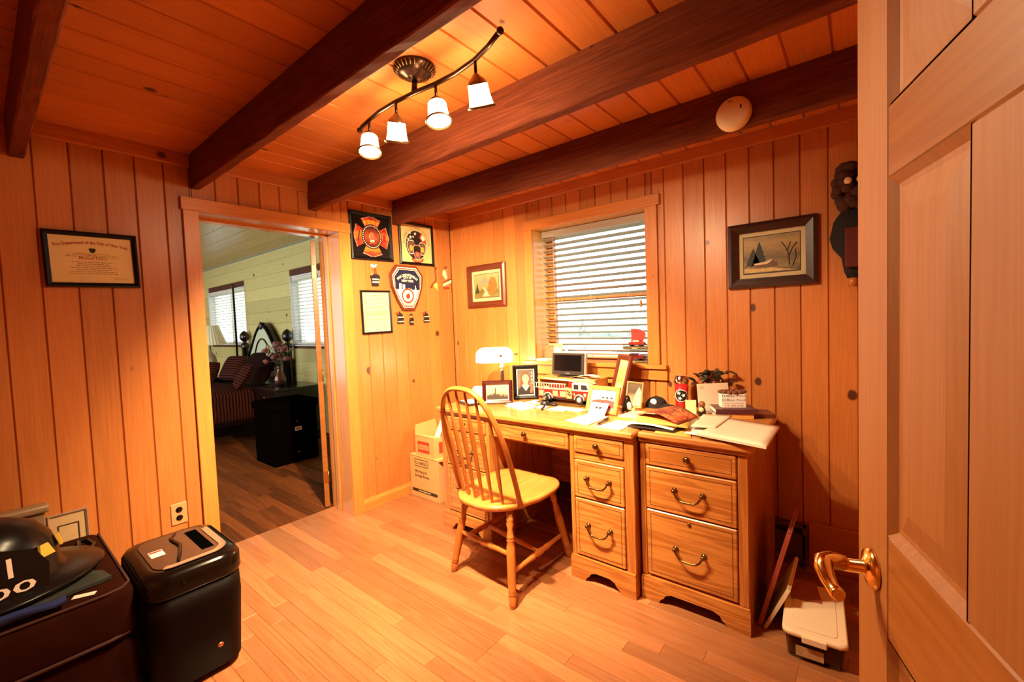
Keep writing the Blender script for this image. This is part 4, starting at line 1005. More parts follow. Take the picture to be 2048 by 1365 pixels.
# world trade center memorial print
ivory = mat('ivory_print_ground', (.66, .50, .22), .6, var=.05)
wt = framed('memorial_print', 'black framed cream memorial print with an oval patch and round lettering', 'framed print', .357, .345, .020, .018, bk_frame, (OFF, -.3860, 1.872), PI / 2, 0, 0, ivory, roll=math.radians(-.5))
cz = .172
g = MB(); annulus(g, 0, cz, .1440, .1465, -.0048, .0004, 48); g.build('oval_line', mat('gold_line', (.55, .33, .08), .5), wt)
dk = mat('print_plum', (.018, .007, .008), .6, var=.4, scale=70)
poly('patch_field', circ(-.004, cz - .008, .105, .118, 36), dk, wt, -.0050, .0006)
lt = MB(); letters(lt, 'SEPTEMBER 11, 2001 WORLD TRADE CENTER', 0, cz + .122, .016, -.0050, .395, arc=.122); lt.build('arched_lettering', ink, wt)
for r0, r1, a0, a1, m_ in ((.062, .104, 14, 62, redp), (.070, .100, 24, 52, whitep), (.050, .090, 2, 30, redp)):
    p_ = [(r1 * math.cos(math.radians(a0 + (a1 - a0) * k / 10)), cz + r1 * 1.1 * math.sin(math.radians(a0 + (a1 - a0) * k / 10))) for k in range(11)] + [(r0 * math.cos(math.radians(a1 - (a1 - a0) * k / 10)), cz + r0 * 1.0 * math.sin(math.radians(a1 - (a1 - a0) * k / 10))) for k in range(11)]
    poly('flag_stripe', p_, m_, wt, -.0058 - .0002 * (r0 < .06) - (.0004 if m_ is whitep else 0), .0005)
for x, z, r in ((-.062, .052, .017), (-.066, .088, .013), (-.012, .085, .016), (-.034, .058, .011), (-.086, .035, .012)): poly('star', star(x, cz + z, r), whitep, wt, -.0060, .0005)
poly('tower', [(-.030, cz - .03), (.030, cz - .03), (.030, cz + .040), (.0, cz + .082), (-.030, cz + .040)], mat('print_black', (.008, .006, .006), .6), wt, -.0064, .0005)
def shield_pts(cx, cz, w, h): return [(cx - w * .5, cz + h * .32), (cx - w * .28, cz + h * .5), (cx + w * .28, cz + h * .5), (cx + w * .5, cz + h * .32), (cx + w * .46, cz - h * .1), (cx + w * .18, cz - h * .5), (cx - w * .18, cz - h * .5), (cx - w * .46, cz - h * .1)]
greyp = mat('print_mauve', (.12, .07, .06), .6, var=.3, scale=60)
for cx, dz, w, h in ((-.060, -.028, .074, .104), (.058, -.034, .066, .098)):
    poly('badge_edge', shield_pts(cx, cz + dz, w * 1.12, h * 1.1), whitep, wt, -.0064, .0004); poly('badge', shield_pts(cx, cz + dz, w, h), greyp, wt, -.0070, .0005)
    poly('badge_seal', circ(cx, cz + dz - .008, .017, .024, 16), mat('print_gold', (.62, .36, .06), .5, var=.3, scale=80), wt, -.0076, .0004)
poly('badge_edge', shield_pts(0, cz - .066, .086, .122), mat('pink_edge', (.80, .30, .22), .5), wt, -.0072, .0005); poly('badge', shield_pts(0, cz - .066, .074, .108), mat('print_black', (.008, .006, .006), .6), wt, -.0078, .0005)
poly('badge_base', [(-.034, cz - .066), (.034, cz - .066), (.014, cz - .116), (-.014, cz - .116)], greyp, wt, -.0084, .0004)
poly('badge_flame', circ(0, cz - .084, .017, .019, 18), mat('print_salmon', (.80, .14, .08), .5), wt, -.0088, .0004); lt = MB(); annulus(lt, 0, cz - .084, .021, .024, -.0088, .0004, 20); lt.build('badge_ring', redp, wt)
poly('scroll', [(-.062, cz - .112), (-.03, cz - .126), (0, cz - .130), (.03, cz - .126), (.062, cz - .112), (.056, cz - .138), (.028, cz - .150), (0, cz - .153), (-.028, cz - .150), (-.056, cz - .138)], redp, wt, -.0086, .0005)
lt = MB()
for k in range(9): lt.box(-.042 + k * .0095, -.036 + k * .0095, -.0092, -.0087, cz - .143 + .006 * abs(k - 4) / 4, cz - .134 + .006 * abs(k - 4) / 4)
lt.build('scroll_lettering', ivory, wt)

# fire department shield
navy = mat('print_navy', (.004, .008, .042), .5, var=.2); plaque = wood('walnut_plaque', (.17, .035, .014), (.10, .02, .008), 'Z', 'Y', 0, rough=.3, vary=.02)
sh_ = thing('shield_plaque', 'dark wooden shield plaque with blue fire department crest', 'plaque', (OFF, -.516, 1.497), PI / 2)
def sp(k):  # outline scaled about its middle
    base = [(-.105, .0), (.105, .0)] if False else None
    P = [(-.052, 0), (.060, 0), (.105, .075), (.150, .190), (.160, .285), (.100, .360), (-.100, .360), (-.160, .285), (-.150, .190), (-.100, .075)]
    return [(x * k, .185 + (z - .185) * k) for x, z in P]
MB().prism(sp(1.0), -.024, 0).build('backboard', plaque, sh_)
poly('white_border', sp(.90), whitep, sh_, -.0255, .0016); poly('red_border', sp(.855), redp, sh_, -.0262, .0008); poly('white_border', sp(.81), whitep, sh_, -.0268, .0007)
top = [p for p in sp(.78)]; cut = .165
poly('blue_field', [(-.118, cut), (.118, cut), (.1248, .263), (.078, .3215), (-.078, .3215), (-.1248, .263)], navy, sh_, -.0276, .0009)
lt = MB(); letters(lt, 'FIRE DEPARTMENT', 0, .274, .019, -.0280, .205, arc=.135, bold=.02); letters(lt, 'CITY OF', 0, .252, .018, -.0280, .082, bold=.02); letters(lt, 'NEW YORK', 0, .226, .018, -.0280, .118, bold=.02); lt.build('lettering', whitep, sh_)
sk = MB()
for x0, x1, z0, z1 in ((-.085, -.060, .150, .212), (-.050, -.028, .150, .206), (.002, .016, .150, .178), (.024, .038, .150, .172), (.044, .056, .150, .165), (.070, .084, .150, .180), (.075, .079, .180, .200)): sk.box(x0, x1, -.0281, -.0276, z0, z1)
sk.build('skyline', whitep, sh_)
g = MB(); annulus(g, -.004, .115, .048, .060, -.0284, .0006, 36); g.build('seal_ring', redp, sh_); poly('seal_field', circ(-.004, .115, .048), whitep, sh_, -.0281, .0005)
g = MB(); annulus(g, -.004, .115, .036, .038, -.0285, .0004, 30); g.build('seal_line', mat('gold_line', (.55, .33, .08), .5), sh_)
poly('flame', [(-.004, .088), (.014, .098), (.019, .112), (.012, .128), (.002, .142), (-.002, .130), (-.016, .126), (-.025, .110), (-.018, .096)], mat('print_scarlet', (.75, .03, .015), .5), sh_, -.0289, .0005)
g = MB()
for z, hw in ((.064, .070), (.054, .063), (.044, .058)): g.box(-hw, hw, -.0281, -.0276, z, z + .0025)
g.build('wave_line', mat('print_black', (.008, .006, .006), .6), sh_)

# letter
letter_paper = mat('letter_paper', (.66, .52, .32), .6, var=.03)
lf_ = framed('framed_letter', 'black framed typed letter hanging below the maltese cross plaque', 'framed letter', .262, .328, .014, .016, bk_frame, (OFF, -.8005, 1.319), PI / 2, 0, 0, letter_paper, pane=True, roll=math.radians(-1))
rnd = random.Random(3); tm = mat('typed_grey', (.34, .24, .13), .7)
text_lines(MB(), -.105, -.065, (.245, .238, .231), -.0046, rnd, .002).build('body_text', tm, lf_)
text_lines(MB(), -.105, .105, (.205, .198, .191, .184, .165, .158, .151, .144, .137, .118, .111, .104), -.0046, rnd, .002).build('body_text', tm, lf_)
text_lines(MB(), -.105, -.05, (.07, .06), -.0046, rnd, .002).build('signature', tm, lf_); text_lines(MB(), .0, .05, (.07, .06), -.0046, rnd, .002).build('signature', tm, lf_)
poly('letterhead', [(-.008, .285), (0, .278), (.008, .285), (0, .295)], mat('brown_ink', (.30, .13, .03), .7), lf_, -.0046, .0003)
text_lines(MB(), -.03, .03, (.272,), -.0046, rnd, .002).build('letterhead_text', tm, lf_)
MB().box(-.006, .006, -.0048, -.0046, .026, .032).build('mark', ink, lf_)

# small wall ornaments
def coat(label, y, z, s):
    c = thing('fire_coat_ornament', label, 'ornament', (OFF, y, z), PI / 2, 'small firefighter coat ornaments')
    bkp = mat('ornament_black', (.012, .008, .008), .5)
    MB().prism([(-.030 * s, 0), (.034 * s, .002), (.032 * s, .05 * s), (.018 * s, .082 * s), (-.010 * s, .094 * s), (-.030 * s, .078 * s), (-.024 * s, .05 * s)], -.010, 0).build('coat', bkp, c)
    for zz in (.012, .050): MB().box(-.029 * s, .032 * s, -.0115, -.010, zz * s, (zz + .008) * s).build('reflective_band', whitep, c)
    MB().lathe([(.012 * s, 0), (.013 * s, .006), (.008 * s, .012), (0, .014)], 12, T(-.028 * s, -.004, .085 * s) @ RX(PI / 2)).build('helmet', redp, c)
    MB().tube([(-.005 * s, -.004, .094 * s), (-.002 * s, -.004, .106 * s)], .004 * s, 6).build('hook', bkp, c); return c
coat('small black firefighter coat ornament just right of the framed letter', -.588, 1.389, .95)
coat('small black firefighter coat ornament at the right of the row', -.322, 1.392, .90)
fg = thing('firefighter_figurine', 'tiny dark firefighter figure between the two coat ornaments', 'ornament', (OFF, -.478, 1.376), PI / 2)
MB().prism([(-.016, 0), (-.004, 0), (0, .02), (.006, .002), (.020, .0), (.016, .03), (.022, .045), (.010, .06), (-.012, .055), (-.020, .035)], -.010, 0).build('body', mat('ornament_black', (.012, .008, .008), .5), fg)
MB().ball((-.002, -.006, .070), (.010, .006, .012), 10, 8).build('head', mat('tan_face', (.7, .36, .15), .6), fg); MB().lathe([(.014, 0), (.010, .008), (.004, .016), (0, .017)], 10, T(-.002, -.006, .076)).build('helmet', mat('print_black', (.008, .006, .006), .6), fg)
MB().box(-.014, .016, -.012, -.010, .02, .026).build('reflective_band', whitep, fg)
bt = thing('boot_ornament', 'small black fire boot ornament with a puppy under the maltese plaque', 'ornament', (OFF, -.806, 1.682), PI / 2)
MB().prism([(-.026, 0), (.026, 0), (.030, .050), (.044, .066), (.030, .085), (.006, .092), (-.020, .086), (-.040, .070), (-.030, .052)], -.014, 0).build('boot', mat('ornament_black', (.012, .008, .008), .5), bt)
for zz in (.022, .044): MB().box(-.027, .029, -.0155, -.014, zz, zz + .010).build('reflective_band', whitep, bt)
MB().ball((-.016, -.008, .080), (.014, .006, .010), 10, 6).build('cuff', whitep, bt)
MB().tube([(.0, -.008, .086), (.010, -.008, .105), (.002, -.008, .130)], .008, 8).build('strap', redp, bt)
mb = MB().ball((-.010, -.008, .150), (.024, .008, .015), 12, 8).ball((.012, -.008, .152), (.012, .008, .014), 10, 8); mb.build('puppy_head', whitep, bt)
for x, z in ((-.022, .154), (.014, .146), (-.004, .160)): MB().ball((x, -.015, z), (.005, .002, .004), 8, 5).build('spot', mat('ornament_black', (.012, .008, .008), .5), bt)
# two thin metal cut-outs beside the corner
def cutout(name, label, y, z, parts):
    c = thing(name, label, 'ornament', (OFF, y, z), PI / 2)
    for nm, m_, shp in parts:
        mb = MB()
        for s_ in shp:
            if s_[0] == 't': mb.tube([(x, -.004, z_) for x, z_ in s_[1]], s_[2], 6)
            elif s_[0] == 'p': mb.prism(s_[1], -.006, -.001)
            else: mb.ball((s_[1][0], -.005, s_[1][1]), s_[2], 10, 8)
        mb.build(nm, m_, c)
    return c
om = mat('ornament_maroon', (.16, .02, .012), .5); oy = mat('ornament_straw', (.75, .48, .12), .5); oi_ = mat('ornament_ivory', (.80, .66, .40), .5)
cutout('axe_ornament', 'thin dark axe and straw bird ornament near the room corner', -.205, 1.640, (('axe', om, (('t', [(.012, .226), (.008, .19), (.012, .13), (.004, .10), (-.030, .078), (-.045, .055)], .006), ('t', [(.0, .226), (.022, .222)], .005), ('b', (-.044, .058), (.010, .005, .012)))), ('figure', oy, (('p', [(-.02, .08), (.014, .10), (.030, .072), (.024, .03), (-.002, .05)]), ('t', [(.014, .045), (.032, .020), (.046, .026)], .004)))))
cutout('stork_ornament', 'ivory stork ornament carrying a cream banner near the room corner', -.070, 1.650, (('bird', oi_, (('b', (-.020, .170), (.026, .006, .034)), ('b', (-.006, .138), (.018, .006, .022)))), ('legs', om, (('t', [(-.016, .195), (-.012, .215), (-.026, .232)], .004), ('t', [(-.012, .215), (.010, .236)], .004), ('t', [(-.042, .085), (.050, .122)], .006))), ('banner', oi_, (('p', [(-.040, .055), (.056, .090), (.058, .118), (-.040, .085)]),)), ('bow', redp, (('b', (-.030, .040), (.013, .005, .012)), ('t', [(-.02, .045), (.03, .045)], .006)))))

# paintings
br_frame = wood('walnut_frame', (.14, .030, .012), (.08, .016, .006), 'X', 'Y', 0, rough=.3, vary=.02)
dk_frame = wood('dark_walnut_frame', (.040, .012, .008), (.020, .007, .005), 'X', 'Y', 0, rough=.3, vary=.02)
liner_m = mat('linen_liner', (.52, .41, .23), .7)
p1 = painting('mountain_lake_paint', [(0, (.20, .15, .045)), (.25, (.12, .095, .025)), (.45, (.26, .21, .085)), (.7, (.34, .27, .13)), (1, (.38, .29, .13))], 7, .25)
sm_ = framed('mountain_painting', 'small dark framed mountain landscape left of the window', 'painting', .430, .356, .048, .030, br_frame, (.430, -OFF, 1.504), 0, 0, .032, liner_m, p1)
W_, H_ = .27, .196
poly('mountain', [(-.08, .20), (-.02, .262), (.02, .225), (.05, .245), (.10, .19)], mat('paint_slate', (.22, .21, .14), .6, var=.3), sm_, -.0062); 
poly('tree', [(.02, .10), (.09, .10), (.118, .18), (.10, .235), (.06, .25), (.03, .21), (.015, .16)], mat('paint_autumn', (.22, .11, .022), .6, var=.5, scale=60), sm_, -.0068)
poly('fir', [(-.125, .12), (-.085, .12), (-.098, .17), (-.106, .215), (-.115, .17)], mat('paint_fir', (.02, .025, .008), .6), sm_, -.0068)
poly('stream', [(-.05, .088), (.04, .088), (.01, .13), (-.03, .17), (-.045, .165), (-.02, .13)], mat('paint_water', (.36, .34, .22), .5), sm_, -.0066)
MB().box(-.139, .139, -.0046, -.0040, .076, .2800).build('inner_edge', ink, sm_)
p2 = painting('autumn_cabin_paint', [(0, (.05, .035, .012)), (.22, (.22, .15, .04)), (.4, (.10, .06, .02)), (.6, (.22, .13, .04)), (.8, (.34, .22, .07)), (1, (.22, .15, .06))], 6, .2)
bg_ = framed('cabin_painting', 'dark framed painting of a snowy cabin and fir trees right of the window', 'painting', .420, .356, .052, .030, dk_frame, (2.509, -OFF, 1.508), 0, 0, .026, liner_m, p2)
fir = mat('paint_dark_fir', (.014, .014, .007), .6)
for cx, h_, z0 in ((-.055, .135, .115), (-.085, .10, .115)):
    pts_ = [(cx, z0 + h_)]
    for k in range(1, 7): t_ = k / 6; pts_ += [(cx + .045 * t_, z0 + h_ * (1 - t_)), (cx + .030 * t_, z0 + h_ * (1 - t_) + .006)]
    R_ = pts_[1:]; pts_ = [pts_[0]] + R_ + [(2 * cx - x, z) for x, z in R_[::-1]]
    poly('fir', pts_, fir, bg_, -.0064)
poly('cabin_roof', [(-.085, .130), (-.03, .138), (.008, .150), (-.002, .135), (-.02, .124), (-.075, .122)], mat('paint_snow', (.60, .44, .28), .6), bg_, -.0070)
poly('cabin', [(-.075, .110), (.03, .108), (.03, .128), (.006, .145), (-.02, .124), (-.075, .122)], mat('paint_cabin', (.12, .05, .02), .6), bg_, -.0067)
poly('snow_bank', [(-.13, .083), (.12, .083), (.06, .092), (.0, .104), (-.06, .102), (-.11, .110), (-.13, .104)], mat('paint_gold_snow', (.50, .36, .12), .6, var=.5, scale=50), bg_, -.0066)
g = MB()
for pts_ in ([(.085, .11), (.082, .16), (.07, .20), (.05, .235)], [(.082, .16), (.10, .20), (.12, .225)], [(.076, .185), (.09, .23)], [(.10, .105), (.115, .15), (.112, .19)]): g.tube([(x, -.0062, z) for x, z in pts_], .0022, 5)
g.build('bare_tree', fir, bg_)
MB().box(-.136, .136, -.0046, -.0040, .074, .282).build('inner_edge', ink, bg_)

# furry toy with a black cap, mostly hidden behind the open door
fur = mat('brown_fur', (.060, .018, .010), .95, var=.5, scale=60, bump=.6)
by_ = thing('plush_toy', 'brown furry plush toy in black clothes hanging on the wall behind the door', 'plush toy', (2.86, -.055, 1.50))
mb = MB(); rr = random.Random(9)
for k in range(46):
    a = rr.uniform(0, 6.28); z = rr.uniform(.36, .56); r = .052 * math.sin(PI * (z - .32) / .28) + .012
    mb.ball((r * math.cos(a), r * math.sin(a) * .6, z), (.030, .024, .026), 7, 5)
mb.build('head', fur, by_)
MB().ball((-.018, -.052, .478), (.016, .012, .017), 12, 8).build('eye', mat('cream_eye', (.82, .62, .38), .4), by_)
MB().ball((.03, -.05, .478), (.016, .012, .017), 12, 8).build('eye', mat('cream_eye', (.82, .62, .38), .4), by_)
bcl = mat('black_felt', (.008, .005, .005), .9)
MB().lathe([(.022, .02), (.034, .05), (.045, .12), (.080, .17), (.092, .22), (.075, .30), (.045, .345), (0, .35)], 20, Matrix.Diagonal((1, .5, 1, 1))).build('jacket', bcl, by_)
MB().box(-.030, .030, -.050, -.030, .07, .26, .006).build('vest', mat('maroon_felt', (.10, .012, .010), .9), by_)
MB().lathe([(.018, -.022), (.018, .018), (.012, .022), (0, .022)], 12).build('wooden_peg', chair_wood, by_)

# ------------------------------------------------------------------ things on the desk
DT = .8205
chrome = mat('polished_chrome', (.75, .72, .68), .08, 1.0, var=.03)
# banker's lamp, lit
bl_ = thing('bankers_lamp', 'lit white banker lamp at the left end of the desk', 'desk lamp', (.765, -.245, DT), math.radians(36))
MB().lathe([(.075, 0), (.075, .008), (.060, .016), (.030, .022), (.014, .030), (.011, .05), (.011, .20), (.017, .205), (.017, .212), (.011, .216), (.010, .248), (0, .250)], 24).build('base_and_stem', chrome, bl_)
MB().lathe([(.0115, .05), (.0145, .055), (.0145, .185), (.0115, .19)], 16).build('black_sleeve', mat('black_sleeve', (.015, .010, .008), .2), bl_)
MB().tube([(.0, 0, .240), (.0, .05, .262), (.0, .072, .285), (0, .07, .312)], .006, 8).build('yoke', chrome, bl_)
def shade(u, v):
    # trough open below: u along its length, v round its section
    x = -.190 + .275 * u; e = min(u, 1 - u) * 6; k = .62 + .38 * min(1, e) ** .6
    a = math.radians(-8 + 196 * v); return (x, .064 * math.cos(a) * k * 1.05, .282 + .098 * math.sin(a) * k - .02)
mb = MB(); mb.grid(shade, 20, 14)
b0 = [i for i in range(15)]
mb.f.append(tuple(j * 21 for j in range(15))); mb.s.append(False); mb.f.append(tuple(j * 21 + 20 for j in range(15))); mb.s.append(False)
mb.build('glass_shade', glow('lit_opal_glass', (1.0, .72, .38), 14.0), bl_)
MB().ball((-.05, 0, .285), (.06, .02, .02), 12, 8).build('bulb', glow('lit_bulb', (1.0, .80, .50), 60.0), bl_)
MB().tube([(.085, 0, .300), (.115, 0, .304)], .006, 8).ball((.118, 0, .304), .008, 10, 8).build('finial', ant_brass, bl_)
MB().lathe([(.008, 0), (.011, .003), (.011, .008), (0, .010)], 12, T(0, -.0665, .300) @ RX(PI / 2)).build('side_screw', ant_brass, bl_)
ll = bpy.data.lights.new('lamp_bulb', 'POINT'); ll.energy = 9; ll.color = LAMP_COL; ll.shadow_soft_size = .035
lo = bpy.data.objects.new('lamp_bulb', ll); COL.objects.link(lo); lo.parent = bl_; lo.location = (-.05, 0, .225)

def sheet_thing(name, label, corners, z, t, m, cat='paper', curl=0.0, seed=0, group=None, nu=8, nv=6, wave=0.0):
    """A flat-lying sheet, envelope or pad given by its four desk-top corners."""
    c = [Vector(p) for p in corners]; ctr = sum(c, Vector((0, 0))) / 4; r = random.Random(seed); ph = r.uniform(0, 6)
    def fn(u, v):
        p = c[0] * (1 - u) * (1 - v) + c[1] * u * (1 - v) + c[2] * u * v + c[3] * (1 - u) * v - ctr
        return (p.x, p.y, t + curl * (u - .2) ** 2 * (1 if u > .2 else 0) + wave * (1 - (2 * u - 1) ** 2))
    o = MB().sheet(fn, nu, nv, t).build(name, m, None, (ctr.x, ctr.y, z)); return tag(o, label, cat, group)
kraft = mat('manila_envelope', (.78, .42, .10), .65, var=.06); kraft2 = mat('buff_folder', (.78, .66, .52), .7, var=.05); wpaper = mat('bright_paper', (.86, .85, .84), .65, var=.02)
dark_page = mat('dark_cover', (.02, .012, .010), .35, var=.4)

# mug and notepad at the far left
mg = thing('white_mug', 'white mug standing near the left edge of the desk', 'mug', (.712, -.455, DT))
MB().lathe([(.030, 0), (.033, .004), (.036, .085), (.033, .086), (.030, .010), (0, .008)], 24).build('cup', wpaper, mg)
MB().tube([(-.034, 0, .070), (-.056, 0, .066), (-.060, 0, .042), (-.052, 0, .022), (-.034, 0, .018)], .005, 8).build('handle', wpaper, mg)
sheet_thing('black_notebook', 'black notebook under loose paper at the left end of the desk', ((.70, -.66), (.86, -.72), (.91, -.60), (.75, -.54)), DT, .012, dark_page, 'notebook')
sheet_thing('white_note', 'white sheet lying on the black notebook', ((.71, -.64), (.85, -.69), (.895, -.60), (.755, -.55)), DT + .0122, .002, wpaper, 'paper')

# skyline photo in a red-brown frame
red_frame = wood('mahogany_frame', (.055, .006, .004), (.030, .003, .003), 'X', 'Y', 0, rough=.25, vary=.02, coat=.3)
skyp = painting('skyline_photo', [(0, (.14, .08, .03)), (.3, (.20, .14, .07)), (.5, (.34, .28, .20)), (1, (.40, .34, .26))], 4, .08)
f1 = framed('skyline_photo', 'mahogany framed city skyline photo behind the chair back', 'photo frame', .205, .158, .026, .020, red_frame, (.985, -.560, DT), math.radians(38), math.radians(10), .004, wpaper, skyp)
rr = random.Random(5); g = MB()
for k in range(26):
    x = -.068 + .136 * k / 25; h_ = rr.uniform(.006, .022) + (.016 * math.exp(-((x + .012) / .03) ** 2)); g.box(x - .003, x + .0028, -.0058, -.0052, .034, .040 + h_)
g.box(-.018, -.011, -.0060, -.0052, .036, .108); g.build('towers', mat('skyline_dark', (.03, .016, .008), .6, var=.5, scale=200), f1)
# portrait photo in a black frame
f2 = framed('portrait_photo', 'black framed school portrait photo of a smiling girl', 'photo frame', .178, .240, .026, .016, bk_frame, (1.046, -.325, DT), math.radians(38), math.radians(6), .006, wpaper, painting('studio_backdrop', [(0, (.07, .055, .035)), (.5, (.13, .11, .07)), (1, (.09, .075, .05))], 3, .3))
hair = mat('photo_hair', (.13, .04, .015), .6, var=.3, scale=90); skin = mat('photo_skin', (.55, .32, .20), .6)
poly('hair_print', [(-.040, .065), (-.036, .12), (-.030, .168), (-.010, .190), (.014, .188), (.030, .165), (.034, .12), (.046, .085), (.050, .045), (.020, .05), (0, .10)], hair, f2, -.0060)
poly('sweater_print', [(-.056, .034), (.058, .034), (.050, .066), (.026, .092), (-.024, .096), (-.050, .070)], mat('photo_sweater', (.012, .006, .006), .7), f2, -.0063)
poly('collar_print', [(-.026, .096), (.002, .058), (.026, .094), (.018, .100), (.0, .076), (-.018, .104)], wpaper, f2, -.0068)
poly('neck_print', [(-.014, .12), (.016, .12), (.016, .096), (.0, .076), (-.016, .100)], skin, f2, -.0066)
poly('face_print', circ(.001, .145, .024, .031, 22), skin, f2, -.0069)
poly('hair_lock_print', [(.026, .11), (.034, .12), (.050, .07), (.046, .040), (.030, .045), (.034, .08)], mat('photo_hair_red', (.38, .10, .04), .6), f2, -.0070)
g = MB()
for x in (-.009, .011): g.ball((x, -.0071, .151), (.004, .0006, .0018), 8, 4)
g.build('eyes_print', ink, f2); poly('smile_print', [(-.009, .131), (.0, .127), (.010, .131), (.0, .124)], wpaper, f2, -.0072, .0004)
for i, c_ in enumerate('2021'):
    lt = MB(); letters(lt, c_, .046, .178 - i * .024, .014, -.0062, bold=.02); lt.build('year_print', wpaper, f2)

# wooden riser with the small television, the fire engine in front of it
rz_ = thing('monitor_riser', 'low wooden riser shelf holding the small television', 'shelf', (1.335, -.17, DT))
rw = wood('riser_wood', (.62, .30, .10), (.50, .22, .06), 'X', 'Z', 0, rough=.35, vary=.03)
MB().box(-.225, .225, -.10, .10, .140, .155, .002).build('top_board', rw, rz_)
for x in (-.222, .207): MB().box(x, x + .015, -.095, .095, 0, .140, .001).build('side_panel', rw, rz_)
MB().box(-.207, .207, .085, .095, .02, .140, .001).build('back_panel', rw, rz_)
tv = thing('small_television', 'small flat television with a black screen on the riser', 'television', (1.315, -.195, DT + .1555), 0)
tvm = mat('tv_bezel', (.035, .026, .022), .3); tvs = mat('tv_silver', (.55, .50, .45), .3, .6)
MB().box(-.135, .135, .004, .030, .010, .165, .004, RX(math.radians(-6))).build('silver_shell', tvs, tv)
MB().box(-.130, .124, -.004, .006, .012, .163, .003, RX(math.radians(-6))).build('bezel', tvm, tv)
MB().box(-.112, .106, -.0052, -.003, .040, .150, .001, RX(math.radians(-6))).build('screen', mat('dead_screen', (.003, .003, .004), .08), tv)
MB().box(-.07, .07, -.03, .05, 0, .008, .003).build('foot', tvm, tv); MB().box(-.02, .02, .008, .024, .006, .03, .002).build('neck', tvm, tv)
MB().box(-.016, .016, -.0046, -.0040, .023, .027, M=RX(math.radians(-6))).build('maker_mark', tvs, tv)
for i, (x0, x1, c_, m_) in enumerate(((1.36, 1.50, .012, 'striped'), (1.43, 1.56, .010, 'tan'))):
    sheet_thing('magazine', ['rolled striped magazine on the riser right of the television', 'tan leaflet on the right end of the riser'][i], ((x0, -.255), (x1, -.25), (x1 + .01, -.20), (x0 + .01, -.205)), DT + .1558 + i * .0145, .003, kraft2 if i else mat('striped_cover', (.45, .22, .10), .5, var=.7, scale=120), 'magazine', 0, wave=c_)

ft = thing('toy_fire_engine', 'red and white toy fire engine with ladders on the desk', 'toy truck', (1.400, -.345, DT), math.radians(2))
tr = mat('toy_red', (.34, .012, .009), .22, var=.1, coat=.4); tw = mat('toy_white', (.66, .58, .46), .25, var=.05, coat=.3); tk = mat('toy_black', (.012, .010, .010), .4); tg = mat('toy_grey', (.45, .36, .24), .3, .4)
MB().box(-.205, .205, -.055, .055, 0, .012, .002).build('display_base', wood('walnut_base', (.12, .06, .02), (.08, .035, .012), 'X', 'Z', 0, rough=.35, vary=.02), ft)
MB().box(-.195, .195, -.040, .040, .034, .046, .002).build('chassis', tk, ft)
MB().box(-.200, .055, -.044, .044, .045, .100, .003).build('rear_body', tr, ft)
MB().box(-.196, .045, -.046, .046, .098, .104, .001).build('white_band', tw, ft)
for x0, x1 in ((-.190, -.150), (-.085, -.045), (-.030, .015)): MB().box(x0, x1, -.0452, -.043, .054, .090, .001).build('locker', tg, ft)
MB().box(.018, .058, -.047, .047, .045, .112, .002).build('pump_panel', mat('pump_panel', (.55, .40, .20), .3, .5), ft)
for x, z in ((.030, .095), (.042, .088), (.034, .076), (.046, .070)): MB().lathe([(.005, 0), (.005, .004), (0, .005)], 10, T(x, -.047, z) @ RX(PI / 2)).build('gauge', tk, ft)
MB().box(.060, .195, -.045, .045, .045, .098, .004).build('cab_lower', tr, ft)
MB().prism([(.060, .098), (.195, .098), (.186, .135), (.176, .150), (.066, .150), (.060, .144)], -.044, .044).build('cab_upper', tw, ft)
for p_ in ([(.072, .108), (.106, .108), (.106, .138), (.072, .138)], [(.124, .108), (.172, .108), (.160, .138), (.124, .138)]):
    MB().prism(p_, -.0455, -.0438).build('cab_window', tk, ft)
MB().add([(.1965, -.036, .104), (.1965, .036, .104), (.187, .036, .138), (.187, -.036, .138), (.194, -.036, .104), (.194, .036, .104), (.184, .036, .138), (.184, -.036, .138)], [(0, 1, 2, 3), (7, 6, 5, 4), (0, 4, 5, 1), (1, 5, 6, 2), (2, 6, 7, 3), (3, 7, 4, 0)]).build('windscreen', tk, ft)
for wx in (-.120, .110):
    for sy in (-1, 1):
        wh = MB().lathe([(0, -.010), (.026, -.010), (.030, -.006), (.030, .006), (.026, .010), (0, .010)], 20, T(wx, sy * .038, .042) @ RX(PI / 2)).build('wheel', tk, ft)
        MB().lathe([(.016, 0), (.015, .003), (.006, .005), (0, .006)], 16, T(wx, sy * .048, .042) @ RX(PI / 2 if sy < 0 else -PI / 2)).build('hub', tw, wh)
    ar = [(wx + .036 * math.cos(math.radians(a)), .042 + .036 * math.sin(math.radians(a))) for a in range(0, 181, 15)] + [(wx + .031 * math.cos(math.radians(a)), .042 + .031 * math.sin(math.radians(a))) for a in range(180, -1, -15)]
    MB().prism(ar, -.0475, -.040).build('wheel_arch', tw, ft)
def ladder(x0, x1, y, z0, z1, n, nm):
    mb = MB().tube([(x0, y, z0), (x1, y, z0)], .0026, 6).tube([(x0, y, z1), (x1, y, z1)], .0026, 6)
    for k in range(n): x = x0 + (x1 - x0) * (k + .5) / n; mb.tube([(x, y, z0), (x, y, z1)], .002, 5)
    mb.build(nm, tw, ft)
ladder(-.215, .020, -.049, .108, .138, 12, 'side_ladder')
mb = MB()
for y in (-.012, .012): mb.tube([(-.165, y, .160), (.120, y, .152)], .003, 6)
for k in range(14): x = -.155 + .27 * k / 13; mb.tube([(x, -.012, .1597 - .0006 * k), (x, .012, .1597 - .0006 * k)], .002, 5)
mb.build('aerial_ladder', tw, ft); MB().box(.02, .06, -.02, .02, .110, .150, .003).build('turntable', tr, ft)
MB().box(-.13, -.02, -.02, .02, .104, .125, .003).build('hose_bed', tr, ft)
mb = MB()
for x in (.085, .165): mb.tube([(x, -.03, .150), (x, -.03, .172)], .003, 5)
